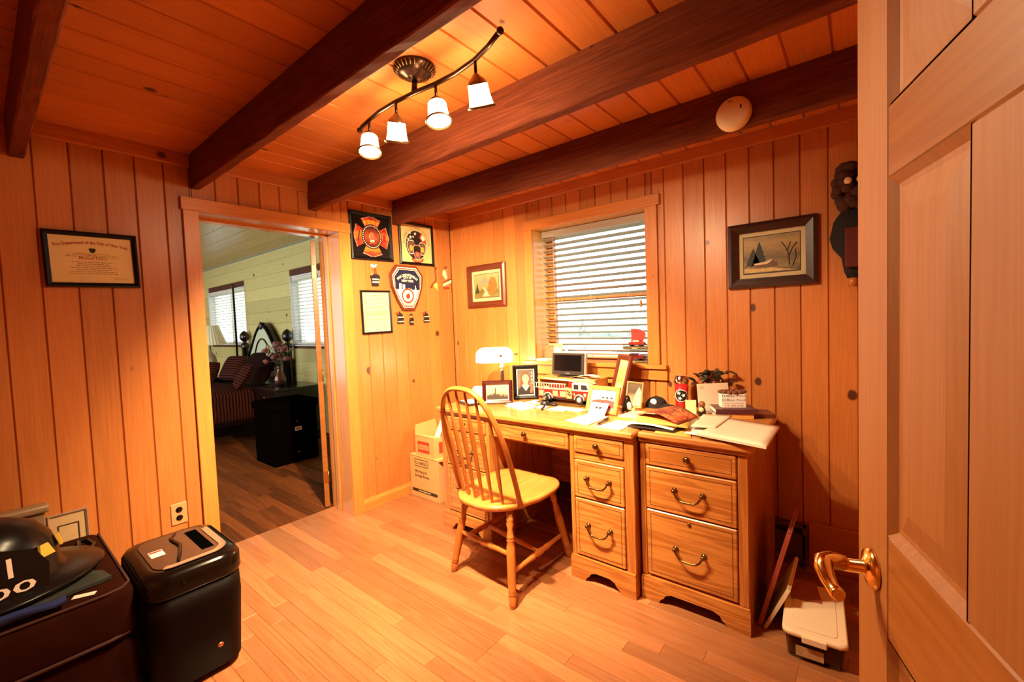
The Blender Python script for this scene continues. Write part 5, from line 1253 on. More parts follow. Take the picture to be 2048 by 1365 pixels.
mb.tube([(.06, -.03, .172), (.19, -.03, .172)], .003, 5); mb.build('roof_rack', tw, ft)
lt = MB(); letters(lt, '13', .073, .070, .014, -.0456, bold=.02); lt.build('unit_number', tw, ft)
poly('door_crest', shield_pts(.150, .075, .018, .022), tw, ft, -.0456, .0006)
MB().box(.196, .204, -.046, .046, .036, .052, .002).build('bumper', tg, ft)

# wood framed photo of a fire engine in front
of_ = wood('light_wood_frame', (.66, .29, .085), (.55, .22, .055), 'X', 'Y', 0, rough=.35, vary=.02)
f3 = framed('engine_photo', 'light wood framed photo of a fire engine at the front of the desk', 'photo frame', .206, .160, .022, .016, of_, (1.720, -.500, DT), math.radians(-4), math.radians(20), .002, wpaper, painting('parade_photo', [(0, (.25, .22, .19)), (.35, (.36, .32, .28)), (.7, (.46, .48, .49)), (1, (.50, .54, .56))], 4, .1))
poly('engine_print', [(-.075, .040), (.075, .036), (.075, .075), (.03, .082), (-.03, .080), (-.070, .070)], mat('engine_print', (.34, .03, .025), .5, var=.6, scale=90), f3, -.0058)
poly('cab_print', [(-.03, .080), (.07, .082), (.07, .102), (-.025, .100)], mat('cab_print', (.72, .60, .50), .5, var=.3, scale=90), f3, -.0060)
for x in (.0, .028, .055): MB().box(x - .007, x + .007, -.0064, -.0060, .088, .098).build('window_print', tk, f3)
MB().box(-.004, .006, -.0066, -.0062, .038, .066).build('person_print', tk, f3)
# tall red-brown frame seen at an angle, and the gold one beside it
old_photo = painting('old_document', [(0, (.62, .44, .20)), (.4, (.42, .30, .12)), (.8, (.50, .36, .15)), (1, (.72, .55, .30))], 3, .15)
f4 = framed('tall_photo_frame', 'tall reddish wooden frame with an old tan picture leaning behind the desk things', 'photo frame', .200, .315, .030, .020, wood('cherry_frame', (.13, .022, .009), (.085, .013, .006), 'X', 'Y', 0, rough=.3, vary=.02), (1.655, -.165, DT), math.radians(-42), math.radians(15), .012, mat('tan_mount', (.50, .33, .16), .7), old_photo)
poly('portrait_oval', circ(.0, .085, .038, .050, 20), mat('oval_cream', (.66, .50, .26), .6, var=.2), f4, -.0060)
f5 = framed('gold_photo_frame', 'thin gold frame with a dark portrait standing by the black cap', 'photo frame', .118, .158, .010, .014, mat('pale_gold_frame', (.70, .50, .22), .3, .5), (1.815, -.262, DT), math.radians(-12), math.radians(12), .002, dark_page, painting('portrait_print', [(0, (.55, .42, .24)), (.3, (.30, .20, .10)), (.6, (.06, .04, .03)), (1, (.10, .06, .03))], 3, .2))
poly('figure_print', [(-.005, .014), (.046, .014), (.046, .10), (.030, .128), (.012, .10), (.0, .06)], mat('figure_cream', (.62, .48, .28), .6, var=.3), f5, -.0060)

# penguin figure, cap, tumbler, plant and cards
pg = thing('penguin_figurine', 'black and white penguin figurine behind the wood framed photo', 'figurine', (1.830, -.385, DT), math.radians(20)); pg.scale = (.85, .85, .80)
MB().lathe([(.030, 0), (.036, .01), (.034, .05), (.022, .085), (.020, .10), (.012, .118), (0, .122)], 16).build('body', tk, pg)
MB().ball((.012, -.022, .045), (.020, .016, .034), 12, 8).build('belly', wpaper, pg)
for s in (-1, 1): MB().ball((.012 * s, -.026, .006), (.010, .016, .006), 8, 6).build('foot', mat('penguin_tan', (.66, .36, .16), .6), pg)
MB().tube([(0, -.016, .103), (0, -.036, .099)], [.006, .001], 8).build('beak', mat('penguin_tan', (.66, .36, .16), .6), pg)
MB().ball((.042, -.022, .018), (.016, .014, .018), 10, 8).build('chick', mat('penguin_tan', (.66, .36, .16), .6), pg)
cp2 = thing('baseball_cap', 'black baseball cap with a white front patch on the desk', 'cap', (1.915, -.155, DT), math.radians(-10))
mb = MB(); mb.grid(lambda u, v: (.062 * math.cos(2 * PI * u) * math.cos(v * PI / 2), .070 * math.sin(2 * PI * u) * math.cos(v * PI / 2), .062 * math.sin(v * PI / 2) ** .9), 20, 7); mb.build('crown', bcl, cp2)
mb = MB(); mb.sheet(lambda u, v: (.045 + .075 * v * math.cos((u - .5) * 2.2), (u - .5) * .115 * (1 - .15 * v), .020 - .006 * v - .016 * (2 * u - 1) ** 2 + .004), 10, 5, .003); mb.build('bill', bcl, cp2)
MB().ball((.012, -.052, .036), (.022, .012, .020), 10, 8).build('patch', wpaper, cp2); MB().ball((0, 0, .062), .005, 8, 6).build('button', bcl, cp2)
tm_ = thing('red_tumbler', 'red travel tumbler with chrome lid and three white stars', 'tumbler', (2.060, -.135, DT))
MB().lathe([(.030, 0), (.034, .004), (.0395, .150)], 28).build('body', mat('tumbler_red', (.50, .018, .022), .25, var=.1, coat=.4), tm_)
MB().lathe([(.0405, .150), (.0415, .156), (.0415, .176), (.038, .180), (.038, .192), (.030, .198), (0, .198)], 28).build('chrome_lid', chrome, tm_)
def wrap(pts_, r0, name, m_):
    # print bent round the tumbler's side, facing the room
    mb = MB(); n = len(pts_)
    vs = [((r0 + .0001 * z) * math.sin(x / .037 + CA), -(r0 + .0001 * z) * math.cos(x / .037 + CA), z) for x, z in pts_]
    c_ = (sum(p[0] for p in pts_) / n, sum(p[1] for p in pts_) / n); vs.append((r0 * math.sin(c_[0] / .037 + CA), -r0 * math.cos(c_[0] / .037 + CA), c_[1]))
    mb.add(vs, [(i, (i + 1) % n, n) for i in range(n)]); mb.build(name, m_, tm_)
CA = math.radians(14)
for R_, m_, rr_ in ((.0400, wpaper, .036), (.0404, tk, .032)): 
    for k in range(1): wrap([(rr_ * math.cos(a), .080 + rr_ * math.sin(a)) for a in [2 * PI * q / 32 for q in range(32)]], R_ + .0004 + .0003 * (m_ is tk), 'emblem_disc', m_)
for x, z, ro in ((-.012, .095, .2), (.012, .082, -.3), (-.006, .064, .5)): wrap(star(x, z, .0125, ro), .0416, 'star', wpaper)
pt_ = thing('house_plant', 'dark leafy plant in a black pot at the back of the desk', 'plant', (2.215, -.068, DT)); pt_.scale = (.92, .8, 1.0)
MB().lathe([(.040, 0), (.052, .085), (.056, .09), (.056, .102), (.048, .102), (.046, .085), (0, .085)], 20).build('pot', tk, pt_)
leaf = mat('dark_leaf', (.020, .016, .010), .35, var=.5, scale=30); rr = random.Random(12)
for k in range(26):
    a = rr.uniform(0, 2 * PI); r = rr.uniform(.03, .125); z = rr.uniform(.13, .235) - r * .15; Lf = rr.uniform(.045, .07); wd_ = Lf * .48; tl_ = rr.uniform(-.5, .7)
    M_ = T(r * math.cos(a), min(.055, r * math.sin(a) * .62), z) @ RZ(a) @ RY(tl_)
    mb = MB(); mb.grid(lambda u, v: (Lf * (u - .3), wd_ * (v - .5) * 2 * math.sin(PI * min(.98, u * .93 + .05)) ** .8, .010 * math.sin(PI * u) - .25 * wd_ * (2 * v - 1) ** 2), 6, 4, M_); mb.build('leaf', leaf, pt_)
    if k % 3 == 0: MB().tube([(0, 0, .09), (r * math.cos(a) * .5, min(.04, r * math.sin(a) * .3), z - .02), (r * math.cos(a), min(.055, r * math.sin(a) * .62), z)], .002, 5).build('stem', leaf, pt_)
for k, (x, z) in enumerate(((.02, .16), (-.03, .15), (.06, .17))): MB().ball((x, -.05, z), .007, 8, 6).build('bud', mat('pink_bud', (.45, .10, .07), .5), pt_)
tc_ = thing('tan_envelope', 'tan envelope standing upright against the plant', 'envelope', (2.258, -.190, DT), 0, rot=(math.radians(-9), 0, math.radians(40)))
MB().box(-.088, .088, 0, .004, 0, .165, .001).build('envelope', kraft2, tc_); text_lines(MB(), -.075, -.045, (.148, .142, .136), -.0003, random.Random(4), .002).build('return_address', brown_ink, tc_)
gn = MB().box(-.028, .028, 0, .0015, 0, .075).build('green_note', mat('pale_green_note', (.66, .66, .34), .7), None, (2.150, -.262, DT), (math.radians(-12), 0, math.radians(20))); tag(gn, 'pale green note card standing beside the red tumbler', 'note')
fgn = thing('brown_figurine', 'small brown figurine with a pale bib beside the green note', 'figurine', (2.215, -.285, DT), 0)
MB().lathe([(.020, 0), (.022, .02), (.016, .04), (.012, .048)], 12).build('body', tk, fgn); MB().ball((0, 0, .062), .018, 12, 8).build('head', mat('figure_brown', (.26, .09, .04), .5), fgn); MB().ball((0, -.014, .034), (.014, .010, .014), 10, 6).build('bib', mat('pale_bib', (.66, .66, .30), .6), fgn)
def book(name, label, loc, rz, L, D, Hh, cm, pm, cat='book'):
    b = thing(name, label, cat, loc, rz)
    MB().box(-L / 2, L / 2, -D / 2, D / 2, 0, .003, .001).build('cover', cm, b); MB().box(-L / 2, L / 2, -D / 2, D / 2, Hh - .003, Hh, .001).build('cover', cm, b)
    MB().box(-L / 2, L / 2, -D / 2, -D / 2 + .004, .002, Hh - .002, .0015).build('spine', cm, b); MB().box(-L / 2 + .004, L / 2 - .004, -D / 2 + .004, D / 2 - .004, .003, Hh - .003).build('pages', pm, b); return b
book('yellow_book', 'yellow book at the bottom of the stack on the file cabinet', (2.352, -.235, DT), math.radians(29), .175, .13, .026, kraft, wpaper)
book('purple_book', 'dark purple book lying on the yellow book', (2.356, -.232, DT + .0265), math.radians(27), .200, .14, .026, mat('purple_cover', (.10, .025, .035), .35, var=.3), wpaper)
book('brown_book', 'thin brown book flat on the cabinet beside the book stack', (2.475, -.140, DT), math.radians(25), .10, .13, .020, mat('brown_cover', (.14, .03, .015), .4), wpaper)
db = thing('card_holder', 'white card box printed with a car dealer name on the books', 'card box', (2.356, -.240, DT + .0530), math.radians(27))
MB().box(-.060, .060, -.030, .030, 0, .074, .002).build('box', wpaper, db)
lt = MB(); letters(lt, 'DiBlasi Ford', 0, .058, .014, -.0306, .112); letters(lt, 'DiBlasi Ford', 0, .036, .014, -.0306, .112); lt.build('name_print', ink, db)
lt = MB(); letters(lt, 'SALES and SERVICE', 0, .022, .007, -.0306, .098); letters(lt, '718  898 4198', 0, .008, .009, -.0306, .090); lt.build('small_print', brown_ink, db)
wv = MB(); 
for k in range(13):
    a = 2 * PI * k / 13; wv.ball((.058 * math.cos(a), .030 * math.sin(a), .082), (.014, .012, .009), 8, 6)
wv.build('braided_rim', mat('braid_brown', (.16, .05, .025), .6, var=.6, scale=60), db)

# papers on the file cabinet
sheet_thing('large_envelope', 'large buff envelope overhanging the right edge of the file cabinet', ((2.320, -.755), (2.600, -.825), (2.596, -.440), (2.372, -.375)), DT + .0125, .010, kraft2, 'envelope')
sheet_thing('buff_folder', 'buff folder partly under the large envelope', ((2.265, -.655), (2.368, -.630), (2.375, -.335), (2.245, -.365)), DT + .0235, .004, kraft2, 'folder')
sheet_thing('white_letter', 'white letter sticking out from under the buff folder', ((2.255, -.715), (2.335, -.735), (2.345, -.60), (2.262, -.60)), DT + .006, .003, wpaper, 'letter')
sheet_thing('white_letter', 'white letter at the bottom under the large envelope', ((2.245, -.66), (2.32, -.70), (2.40, -.50), (2.30, -.48)), DT + .0005, .003, wpaper, 'letter')
def bent(name, label, corners, z, t, m, rise, cat, seed=1, tip=0):
    c = [Vector(p) for p in corners]; ctr = sum(c, Vector((0, 0))) / 4
    def fn(u, v):
        p = c[0] * (1 - u) * (1 - v) + c[1] * u * (1 - v) + c[2] * u * v + c[3] * (1 - u) * v - ctr
        return (p.x, p.y, t + rise * math.sin(PI * min(1, u * 1.02)) * (1 - .25 * v) + tip * v)
    o = MB().sheet(fn, 14, 6, t).build(name, m, None, (ctr.x, ctr.y, z)); return tag(o, label, cat)
sheet_thing('manila_envelope', 'manila envelope at the front edge of the file cabinet', ((2.135, -.775), (2.300, -.770), (2.245, -.610), (2.110, -.625)), DT + .0005, .006, kraft, 'envelope')
sheet_thing('catalogue', 'white catalogue with black cover bridging desk and cabinet', ((1.985, -.735), (2.215, -.745), (2.235, -.645), (2.005, -.600)), DT + .0070, .006, dark_page, 'catalogue')
bent('open_magazine', 'open white magazine bowed over the black catalogue', ((1.955, -.715), (2.205, -.725), (2.200, -.600), (1.975, -.590)), DT + .0135, .0025, wpaper, .010, 'magazine')
sheet_thing('manila_envelope', 'manila envelope beneath the red pictured magazine', ((2.005, -.690), (2.265, -.705), (2.225, -.490), (1.965, -.520)), DT + .0270, .006, kraft, 'envelope')
sheet_thing('paper_pile', 'pale paper pad left of the red pictured magazine', ((1.855, -.560), (2.010, -.560), (2.030, -.390), (1.880, -.400)), DT + .0005, .016, mat('cream_pad', (.80, .68, .38), .7, var=.05), 'pad')
sheet_thing('yellow_folder', 'yellow folder edge under the pale paper pad', ((1.845, -.590), (1.985, -.600), (1.985, -.562), (1.850, -.562)), DT + .0005, .006, mat('yellow_folder', (.80, .50, .05), .6), 'folder')
mgz = painting('fire_cover_print', [(0, (.10, .02, .01)), (.35, (.42, .06, .02)), (.6, (.62, .22, .07)), (.8, (.28, .04, .02)), (1, (.15, .03, .02))], 8, .9)
bent('fire_magazine', 'thick magazine with a red flame picture lying bowed on the papers', ((1.975, -.585), (2.215, -.690), (2.255, -.500), (2.040, -.330)), DT + .0340, .007, mgz, .030, 'magazine')
sheet_thing('white_envelope', 'white envelope at the desk front left of the catalogue', ((1.845, -.790), (1.975, -.800), (1.980, -.700), (1.865, -.680)), DT + .0005, .002, wpaper, 'envelope')
sheet_thing('white_envelope', 'white envelope tucked behind the front one near the engine photo', ((1.870, -.676), (1.982, -.690), (1.970, -.604), (1.870, -.604)), DT + .0005, .002, wpaper, 'envelope')
# papers on the desk
sheet_thing('white_paper', 'large white sheet in front of the engine photo', ((1.635, -.750), (1.790, -.785), (1.800, -.560), (1.665, -.535)), DT + .0005, .002, wpaper, 'paper')
pl_ = thing('printed_slip', 'white printed slip propped against the engine photo', 'paper', (1.716, -.560, DT + .0008), 0, rot=(math.radians(-42), 0, math.radians(-4)))
MB().box(-.055, .055, 0, .001, 0, .085).build('slip', wpaper, pl_); lt = MB().box(-.02, -.004, -.0006, 0, .045, .058).box(.002, .02, -.0006, 0, .045, .058); lt.build('print', dark_page, pl_)
for i, (c_, z_, lab) in enumerate(((((1.070, -.590), (1.265, -.650), (1.285, -.560), (1.110, -.500)), 0, 'bottom letter of the mail stack in the middle of the desk'), (((1.080, -.570), (1.250, -.640), (1.290, -.545), (1.125, -.470)), .0035, 'middle letter of the mail stack in the middle of the desk'), (((1.060, -.560), (1.235, -.615), (1.270, -.520), (1.100, -.455)), .007, 'top letter of the mail stack in the middle of the desk'))):
    sheet_thing('letter', lab, c_, DT + .0005 + z_, .003, wpaper, 'letter', group='mail stack')
sheet_thing('letter', 'loose letter right of the mail stack', ((1.270, -.540), (1.36, -.560), (1.34, -.470), (1.275, -.45)), DT + .0005, .002, wpaper, 'letter')
sheet_thing('letter', 'letter lying in front of the portrait photo', ((1.115, -.425), (1.230, -.440), (1.255, -.340), (1.135, -.325)), DT + .0005, .003, wpaper, 'letter')
sheet_thing('cream_paper', 'cream paper in front of the fire engine', ((1.375, -.560), (1.500, -.555), (1.520, -.430), (1.385, -.430)), DT + .0005, .002, mat('cream_sheet', (.84, .76, .56), .7), 'paper')
sheet_thing('cream_paper', 'cream paper left of the engine photo', ((1.505, -.520), (1.590, -.530), (1.610, -.440), (1.525, -.430)), DT + .0005, .002, mat('cream_sheet', (.84, .76, .56), .7), 'paper')
def pen(label, a, b, m_):
    A, B = Vector((a[0], a[1], 0)), Vector((b[0], b[1], 0)); mid_ = (A + B) / 2; t = thing('pen', label, 'pen', (mid_.x, mid_.y, DT + .0075), 0, 'pens on the desk')
    MB().tube([A - mid_, A - mid_ + (B - A) * .08, B - mid_], [.002, .006, .006], 8).build('barrel', m_, t); MB().tube([mid_ * 0 + (B - A) * .1 + Vector((0, 0, .007)), (B - A) * .45 + Vector((0, 0, .007))], .0015, 5).build('clip', ant_brass, t)
pen('black pen lying beside the mail stack', (1.368, -.600), (1.325, -.470 - .03), tk)
pen('brown pen in front of the engine photo', (1.835, -.765), (1.822, -.62), mat('brown_pen', (.10, .035, .02), .3))
wc = thing('black_webcam', 'small black gadget with a thin antenna in front of the fire engine', 'gadget', (1.288, -.440, DT))
MB().lathe([(.030, 0), (.034, .006), (.030, .020), (.016, .034), (0, .036)], 18).build('base', tk, wc); MB().ball((.006, 0, .048), (.022, .020, .020), 14, 10).build('body', tk, wc)
MB().lathe([(.010, 0), (.010, .003), (0, .004)], 14, T(.008, -.020, .048) @ RX(PI / 2)).build('lens_ring', chrome, wc); MB().tube([(-.006, 0, .06), (-.012, .0, .11), (-.008, 0, .155)], .0016, 5).build('antenna', tk, wc)
MB().ball((.055, .006, .010), (.036, .018, .010), 12, 6).build('cable_coil', tk, wc)
pw_ = thing('glass_paperweight', 'clear domed paperweight in front of the fire engine cab', 'paperweight', (1.548, -.405, DT))
MB().lathe([(.022, 0), (.024, .003), (.024, .010), (.018, .018), (.010, .022), (0, .023)], 20).build('dome', glass('paperweight_glass', (.9, .8, .55), dens=.15), pw_); MB().lathe([(.020, .0), (.020, .001), (0, .0012)], 18).build('base_disc', kraft, pw_)

# ------------------------------------------------------------------ things on the window sill
SI = 1.0625
def card_std(name, label, x, y, w, h, m_, rz=0, tilt=.12, cat='card', z=SI, t=.003):
    o = MB().box(-w / 2, w / 2, 0, t, 0, h, .0005).build(name, m_, None, (x, y, z), (-tilt, 0, rz)); return tag(o, label, cat)
sheet_thing('white_box_lid', 'flat white box lying on the left of the sill', ((.928, -.02), (1.03, -.02), (1.03, .06), (.928, .06)), SI, .014, wpaper, 'box')
card_std('photo_card', 'red and orange picture card standing on the left of the sill', .985, .066, .075, .115, mat('busy_red_print', (.50, .14, .06), .5, var=.9, scale=70), .15, .08, 'picture card', SI + .0005)
card_std('white_card', 'white greeting card standing at the left of the sill', 1.052, .074, .085, .095, mat('card_white', (.82, .72, .50), .6, var=.1), -.1, .1, 'greeting card')
card_std('patterned_card', 'patterned orange card behind the white greeting card', 1.035, .082, .13, .125, mat('peach_print', (.70, .38, .18), .6, var=.5, scale=60), 0, .06, 'greeting card')
card_std('folded_card', 'folded white card at the right of the sill cards', 1.140, .060, .060, .105, wpaper, -.7, .12, 'greeting card')
def display(name, label, x0, x1, y0, y1, z0, h, car_col, back):
    t = thing(name, label, 'model car box', ((x0 + x1) / 2, (y0 + y1) / 2, z0)); W, D = (x1 - x0) / 2, (y1 - y0) / 2
    MB().box(-W, W, -D, D, 0, .020, .001).build('base', tk, t)
    g_ = MB(); ring(g_, -W + .003, W - .003, .003, .017, .002, -D - .0008); g_.build('base_label', mat('gold_label', (.70, .36, .08), .5), t)
    lt = MB()
    for k in range(5): lt.box(-.016 + k * .007, -.011 + k * .007, -D - .0012, -D - .0002, .007, .013)
    lt.build('label_lettering', mat('gold_label', (.70, .36, .08), .5), t)
    gb = MB(); s_ = .001
    gb.box(-W, W, -D, -D + s_, .020, h).box(-W, -W + s_, -D, D, .020, h).box(W - s_, W, -D, D, .020, h).box(-W, W, -D, D, h - s_, h); gb.build('clear_cover', glass('acrylic', dens=.04), t)
    if back: MB().prism([(-W * .62, .022), (W * .1, .022), (W * .55, .08), (W * .6, h * .75), (W * .1, h - .006), (-W * .62, h - .004)], D - .006, D - .003).build('red_backdrop', mat('red_backdrop', (.50, .03, .02), .5, var=.6, scale=60), t); poly('logo_disc', circ(-W * .35, h * .62, .016), mat('print_scarlet', (.75, .03, .015), .5), t, D - .0072, .0008)
    cx = -W * .62; cw = W * 1.25; c_ = mat(name + '_paint', car_col, .25, var=.1, coat=.4)
    MB().prism([(cx, .030), (cx + cw, .030), (cx + cw, .046), (cx + cw * .82, .050), (cx + cw * .72, .064), (cx + cw * .30, .064), (cx + cw * .20, .050), (cx, .046)], -.018, .018).build('car_body', c_, t)
    MB().prism([(cx + cw * .70, .051), (cx + cw * .68, .061), (cx + cw * .34, .061), (cx + cw * .26, .051)], -.0186, .0186).build('car_window', whitep if back else tk, t)
    for wx in (cx + cw * .2, cx + cw * .8):
        for sy in (-.018, .018): MB().lathe([(0, -.004), (.010, -.004), (.010, .004), (0, .004)], 12, T(wx, sy, .030) @ RX(PI / 2)).build('wheel', tk, t)
    return t
display('fire_engine_display', 'clear display box with a dark red fire engine on the sill', 1.600, 1.806, -.005, .075, SI, .092, (.20, .012, .012), False)
display('fire_car_display', 'clear display box with red backdrop on top of the other model box', 1.636, 1.806, -.005, .070, SI + .0925, .140, (.45, .03, .02), True)

# ------------------------------------------------------------------ things on the floor at the right
sb = thing('storage_bin', 'shallow clear storage bin with white lid on the floor by the cabinet', 'storage bin', (2.735, -.60, 0), math.radians(4))
clr = mat('clear_bin_plastic', (.20, .085, .03), .25, var=.2)
loft(MB(), [loop(.088, .175, .02, .002), loop(.096, .185, .022, .095)]).build('tub', glass('bin_plastic', (.75, .62, .45), .2, .25), sb)
rbox(MB(), -.085, .085, -.165, .165, .006, .075, .01, 2).build('contents', mat('bin_contents', (.16, .05, .02), .6, var=.8, scale=35), sb)
lidm = mat('white_lid', (.80, .66, .46), .4, var=.04); loft(MB(), [loop(.100, .190, .028, .094), loop(.106, .196, .030, .100), loop(.106, .196, .030, .112), loop(.100, .190, .028, .118)]).build('lid', lidm, sb)
loft(MB(), [loop(.075, .165, .02, .1181), loop(.073, .163, .02, .121)]).build('lid_panel', lidm, sb); MB().box(-.04, .04, -.204, -.190, .085, .112, .003).build('latch', lidm, sb)
MB().box(-.06, .03, -.1870, -.1860, .02, .06).build('label', mat('bin_label', (.42, .28, .14), .6, var=.6, scale=60), sb)
fo = MB().box(-.055, .055, -.075, .075, 0, .006, .001).build('brown_folder', mat('brown_folder', (.30, .075, .03), .7), None, (2.690, -.490, .1215), (0, 0, math.radians(12))); tag(fo, 'brown folder lying on the white bin lid', 'folder')
def lean(name, label, x0, y0, y1, L, ang_, t, fm, em, cat):
    # board standing on its long edge, leaning towards +x
    b = thing(name, label, cat, (x0, (y0 + y1) / 2, 0), 0, rot=(0, ang_, 0)); W = (y1 - y0) / 2
    MB().box(-t, 0, -W, W, 0.0, L, .001).build('board', fm, b); g_ = MB().box(-t - .004, .004, -W - .004, -W + .012, 0, L, .001).box(-t - .004, .004, W - .012, W + .004, 0, L, .001).box(-t - .004, .004, -W, W, L - .012, L, .001); g_.build('edging', em, b); return b
lean('leaning_canvas', 'white board with red edge leaning beside the file cabinet', 2.546, -.66, -.34, .45, math.radians(14.5), .010, wpaper, mat('red_edge', (.36, .07, .04), .6), 'board')
lean('leaning_artwork', 'cream panel leaning in front of the white board by the bin', 2.566, -.665, -.36, .22, math.radians(24), .006, lidm, lidm, 'panel')

# ------------------------------------------------------------------ bedroom furniture seen through the doorway
dkw = wood('dark_cherry', (.008, .0028, .002), (.005, .0016, .0014), 'X', 'Y', 0, rough=.22, vary=.02, coat=.15)
bed = thing('bed', 'dark wooden bed with arched headboard and striped cover in the bedroom', 'bed', (-3.90, -.06, 0))
arch = [(-.70, .30), (.70, .30), (.70, .98)] + [(.70 - .70 * k / 12, .98 + .52 * (.5 - .5 * math.cos(PI * k / 12)) ** .85) for k in range(1, 13)] + [(-.70 * k / 12, .98 + .52 * (.5 - .5 * math.cos(PI * (12 - k) / 12)) ** .85) for k in range(1, 13)]
MB().prism(arch, -.04, 0).build('headboard', dkw, bed)
pale = mat('headboard_sheen', (.55, .60, .42), .3, coat=.4)  # pale base colour paints the reflected light on the dark headboard
inner = [(x * .86, .30 + (z - .30) * .93) for x, z in arch]; MB().prism(inner, -.052, -.04).build('headboard_panel', pale, bed)
mb = MB(); mb.tube([(-.60 + 1.2 * k / 30, -.056, .99 + .46 * (.5 - .5 * math.cos(PI * (1 - abs(-1 + 2 * k / 30)))) ** .85) for k in range(31)], .016, 8); mb.build('headboard_moulding', dkw, bed)
mb = MB(); mb.tube([(.30 * math.cos(PI * k / 16), -.056, .80 + .46 * math.sin(PI * k / 16)) for k in range(17)], .012, 6); mb.build('arch_moulding', dkw, bed)
MB().ball((0, -.06, 1.45), (.03, .02, .06), 10, 8).build('carved_drop', dkw, bed)
for sx in (-1, 1):
    MB().lathe([(.045, 0), (.045, 1.10), (.055, 1.12), (.055, 1.18), (.028, 1.20), (.028, 1.22), (.060, 1.25), (.068, 1.29), (.058, 1.34), (.020, 1.38), (0, 1.39)], 16, T(sx * .74, -.02, 0)).build('post', dkw, bed)
    MB().box(sx * .74 - .02, sx * .74 + .02, -2.05, -.04, .22, .36, .004).build('side_rail', dkw, bed)
stripe = bpy.data.materials.new('striped_cover'); stripe.use_nodes = True
nt = stripe.node_tree; p = nt.nodes['Principled BSDF']; tcn = N(nt, 'ShaderNodeTexCoord'); wv_ = N(nt, 'ShaderNodeTexWave', bands_direction='Y'); wv_.inputs['Scale'].default_value = 9; wv_.inputs['Distortion'].default_value = 1.5
LK(nt, tcn.outputs['Object'], wv_.inputs['Vector']); crn = N(nt, 'ShaderNodeValToRGB'); crn.color_ramp.elements[0].color = (.008, .002, .0015, 1); crn.color_ramp.elements[1].color = (.075, .018, .012, 1); LK(nt, wv_.outputs['Color'], crn.inputs[0]); LK(nt, crn.outputs[0], p.inputs['Base Color']); p.inputs['Roughness'].default_value = .9; p.inputs['Specular IOR Level'].default_value = .05
rbox(MB(), -.72, .72, -2.0, -.06, .34, .62, .05).build('mattress', suede, bed)
rbox(MB(), -.78, .78, -2.06, -.42, .26, .645, .06).build('bedspread', stripe, bed)
def pillow(label, x, y, z, w, h, d, tilt, m_, rz=0):
    def fn(u, v):
        a, b = u * 2 - 1, v * 2 - 1; k = (1 - abs(a) ** 4) * (1 - abs(b) ** 4); return (a * w * (1 - .06 * b * b), b * h * (1 - .06 * a * a), d * k ** .6)
    mb = MB(); mb.grid(fn, 14, 12); mb.grid(lambda u, v: (fn(u, v)[0], fn(u, v)[1], -fn(u, v)[2]), 14, 12)
    o = mb.build('pillow', m_, None, (x, y, z), (tilt, 0, rz)); return tag(o, label, 'pillow', 'pillows on the bed')
dpl = mat('dark_floral', (.014, .0048, .004), .95, var=.7, scale=18, spec=.05)
pillow('large dark floral pillow leaning on the headboard', -3.62, -.30, .86, .34, .24, .08, math.radians(62), dpl, .1)
pillow('round striped cushion on the bed left of the floral pillow', -4.18, -.42, .86, .20, .19, .06, math.radians(60), stripe, .3)
pillow('striped cushion at the far side of the bed', -4.52, -.62, .80, .14, .16, .07, math.radians(62), stripe, .5)
pillow('striped edge cushion on the near side of the bed', -3.30, -.60, .80, .16, .18, .06, math.radians(58), stripe, -.2)
ns = thing('nightstand', 'dark wooden nightstand with drawers beside the bed', 'nightstand', (-2.70, -.33, 0))
MB().box(-.33, .33, -.27, .27, .655, .685, .006).build('top', dkw, ns); MB().box(-.30, .30, -.24, .26, .08, .655, .004).build('body', dkw, ns)
for z0, z1 in ((.50, .64), (.32, .48), (.11, .30)):
    d_ = MB().box(-.27, .27, -.252, -.240, z0, z1, .004).build('drawer', dkw, ns); MB().ball((0, -.262, (z0 + z1) / 2), .014, 10, 8).build('knob', ant_brass, d_)
for sx in (-.27, .27):
    for sy in (-.21, .22): MB().lathe([(.020, 0), (.030, .08)], 10, T(sx, sy, 0)).build('foot', dkw, ns)
vs_ = thing('flower_vase', 'glossy dark vase of pink dried flowers on the nightstand', 'vase', (-2.80, -.36, .6855))
MB().lathe([(.040, 0), (.060, .02), (.070, .07), (.050, .13), (.026, .18), (.024, .22), (.034, .24), (.030, .24), (.020, .22), (0, .22)], 20).build('vase', mat('lustre_vase', (.16, .07, .05), .08, .6), vs_)
rr = random.Random(21); stem_m = mat('dry_stem', (.10, .09, .04), .8); pink = mat('dusty_pink_petals', (.24, .07, .06), .7, var=.4, scale=60); pale_f = mat('pale_dry_flower', (.40, .34, .22), .8)
for k in range(22):
    a = rr.uniform(0, 6.28); r = rr.uniform(.02, .20); z = rr.uniform(.34, .54) - r * .3; e_ = (r * math.cos(a), r * math.sin(a) * .8, z)
    MB().tube([(0, 0, .23), (e_[0] * .4, e_[1] * .4, .30), e_], .0025, 4).build('stem', stem_m, vs_)
    big = k % 3; mb = MB()
    for q in range(5 if big else 7): mb.ball((e_[0] + rr.uniform(-.022, .022), e_[1] + rr.uniform(-.022, .022), e_[2] + rr.uniform(-.018, .018)), .020 if big else .009, 7, 5)
    mb.build('bloom', pink if big else pale_f, vs_)
n2_ = thing('nightstand', 'dark nightstand on the far side of the bed under the lamp', 'nightstand', (-5.15, -.36, 0))
MB().box(-.30, .30, -.25, .25, .655, .685, .006).build('top', dkw, n2_); MB().box(-.27, .27, -.22, .24, .0, .655, .004).build('body', dkw, n2_)
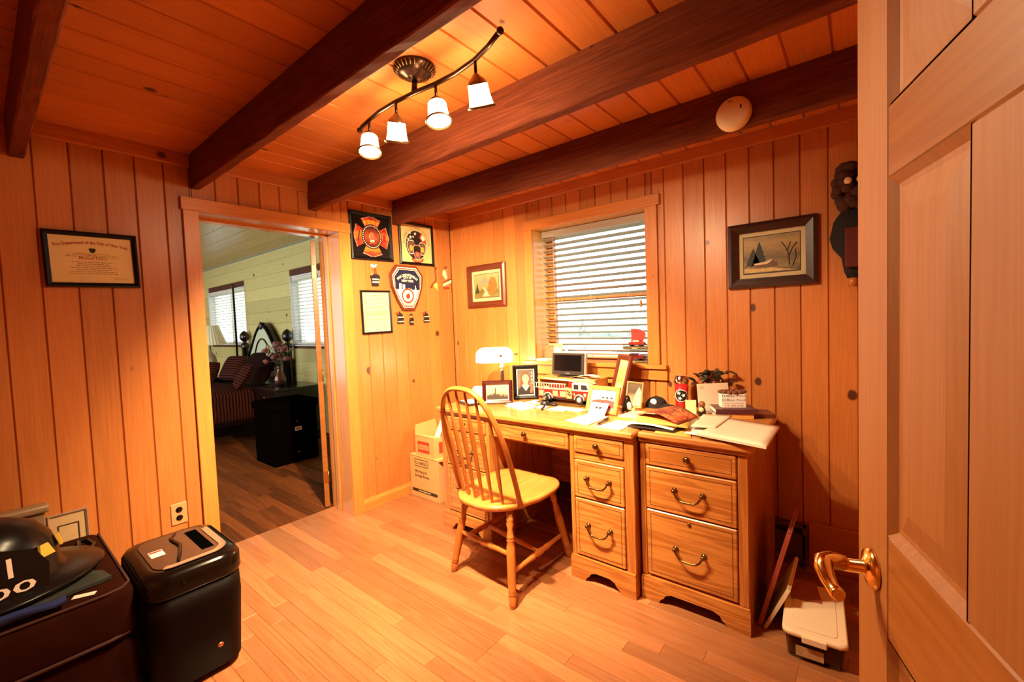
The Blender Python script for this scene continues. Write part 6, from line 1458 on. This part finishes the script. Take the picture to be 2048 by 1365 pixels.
for z0, z1 in ((.50, .64), (.32, .48), (.11, .30)): MB().box(-.25, .25, -.232, -.220, z0, z1, .004).build('drawer', dkw, n2_)
tb = thing('table_lamp', 'table lamp with a pleated cream shade on the far nightstand', 'table lamp', (-5.08, -.42, .6855))
MB().lathe([(.07, 0), (.07, .02), (.03, .04), (.06, .14), (.085, .24), (.06, .34), (.02, .40), (.012, .49), (.0, .50)], 20).build('base', mat('lamp_ceramic', (.30, .22, .12), .15), tb)
mb = MB(); n = 64
vs = []
for r, z in ((.36, .50), (.34, .52), (.20, .80)):
    for k in range(n): a = 2 * PI * k / n; q = r * (1 + (.012 if k % 2 else -.012)); vs.append((q * math.cos(a), q * math.sin(a) * .6, z))
mb.add(vs, [(j * n + k, j * n + (k + 1) % n, (j + 1) * n + (k + 1) % n, (j + 1) * n + k) for j in range(2) for k in range(n)]); mb.build('pleated_shade', mat('cream_pleats', (.72, .66, .46), .8), tb)
po = tag(MB().lathe([(.015, 0), (.015, 2.06), (.022, 2.07), (.022, 2.11), (0, 2.12)], 12).build('tall_pole', dkw, None, (-4.745, -.16, 0)), 'tall thin dark pole standing beside the bedroom window', 'pole')
tk_ = thing('storage_chest', 'black storage trunk with a small red and white label on the bedroom floor', 'chest', (-1.88, -.70, 0))
chest_m = mat('chest_black', (.0022, .0012, .0010), .8, spec=.0)
MB().box(-.22, .22, -.24, .22, .0, .56, .012).build('body', chest_m, tk_); MB().box(-.235, .235, -.255, .235, .56, .64, .012).build('lid', chest_m, tk_)
o = MB().box(.2202, .2212, -.02, .05, .33, .37).build('label', wpaper, tk_); MB().box(.2213, .2217, -.01, .04, .342, .358).build('label_stripe', red_ink, o)
MB().box(.2205, .2225, .0, .012, .10, .112, .001).build('rivet', chrome, tk_); MB().box(.2205, .2225, .0, .012, .42, .432, .001).build('rivet', chrome, tk_)

# every piece its own mesh data: flattens into one fast ray structure
for o in list(bpy.data.objects):
    if o.type == 'MESH' and o.data.users > 1: o.data = o.data.copy()
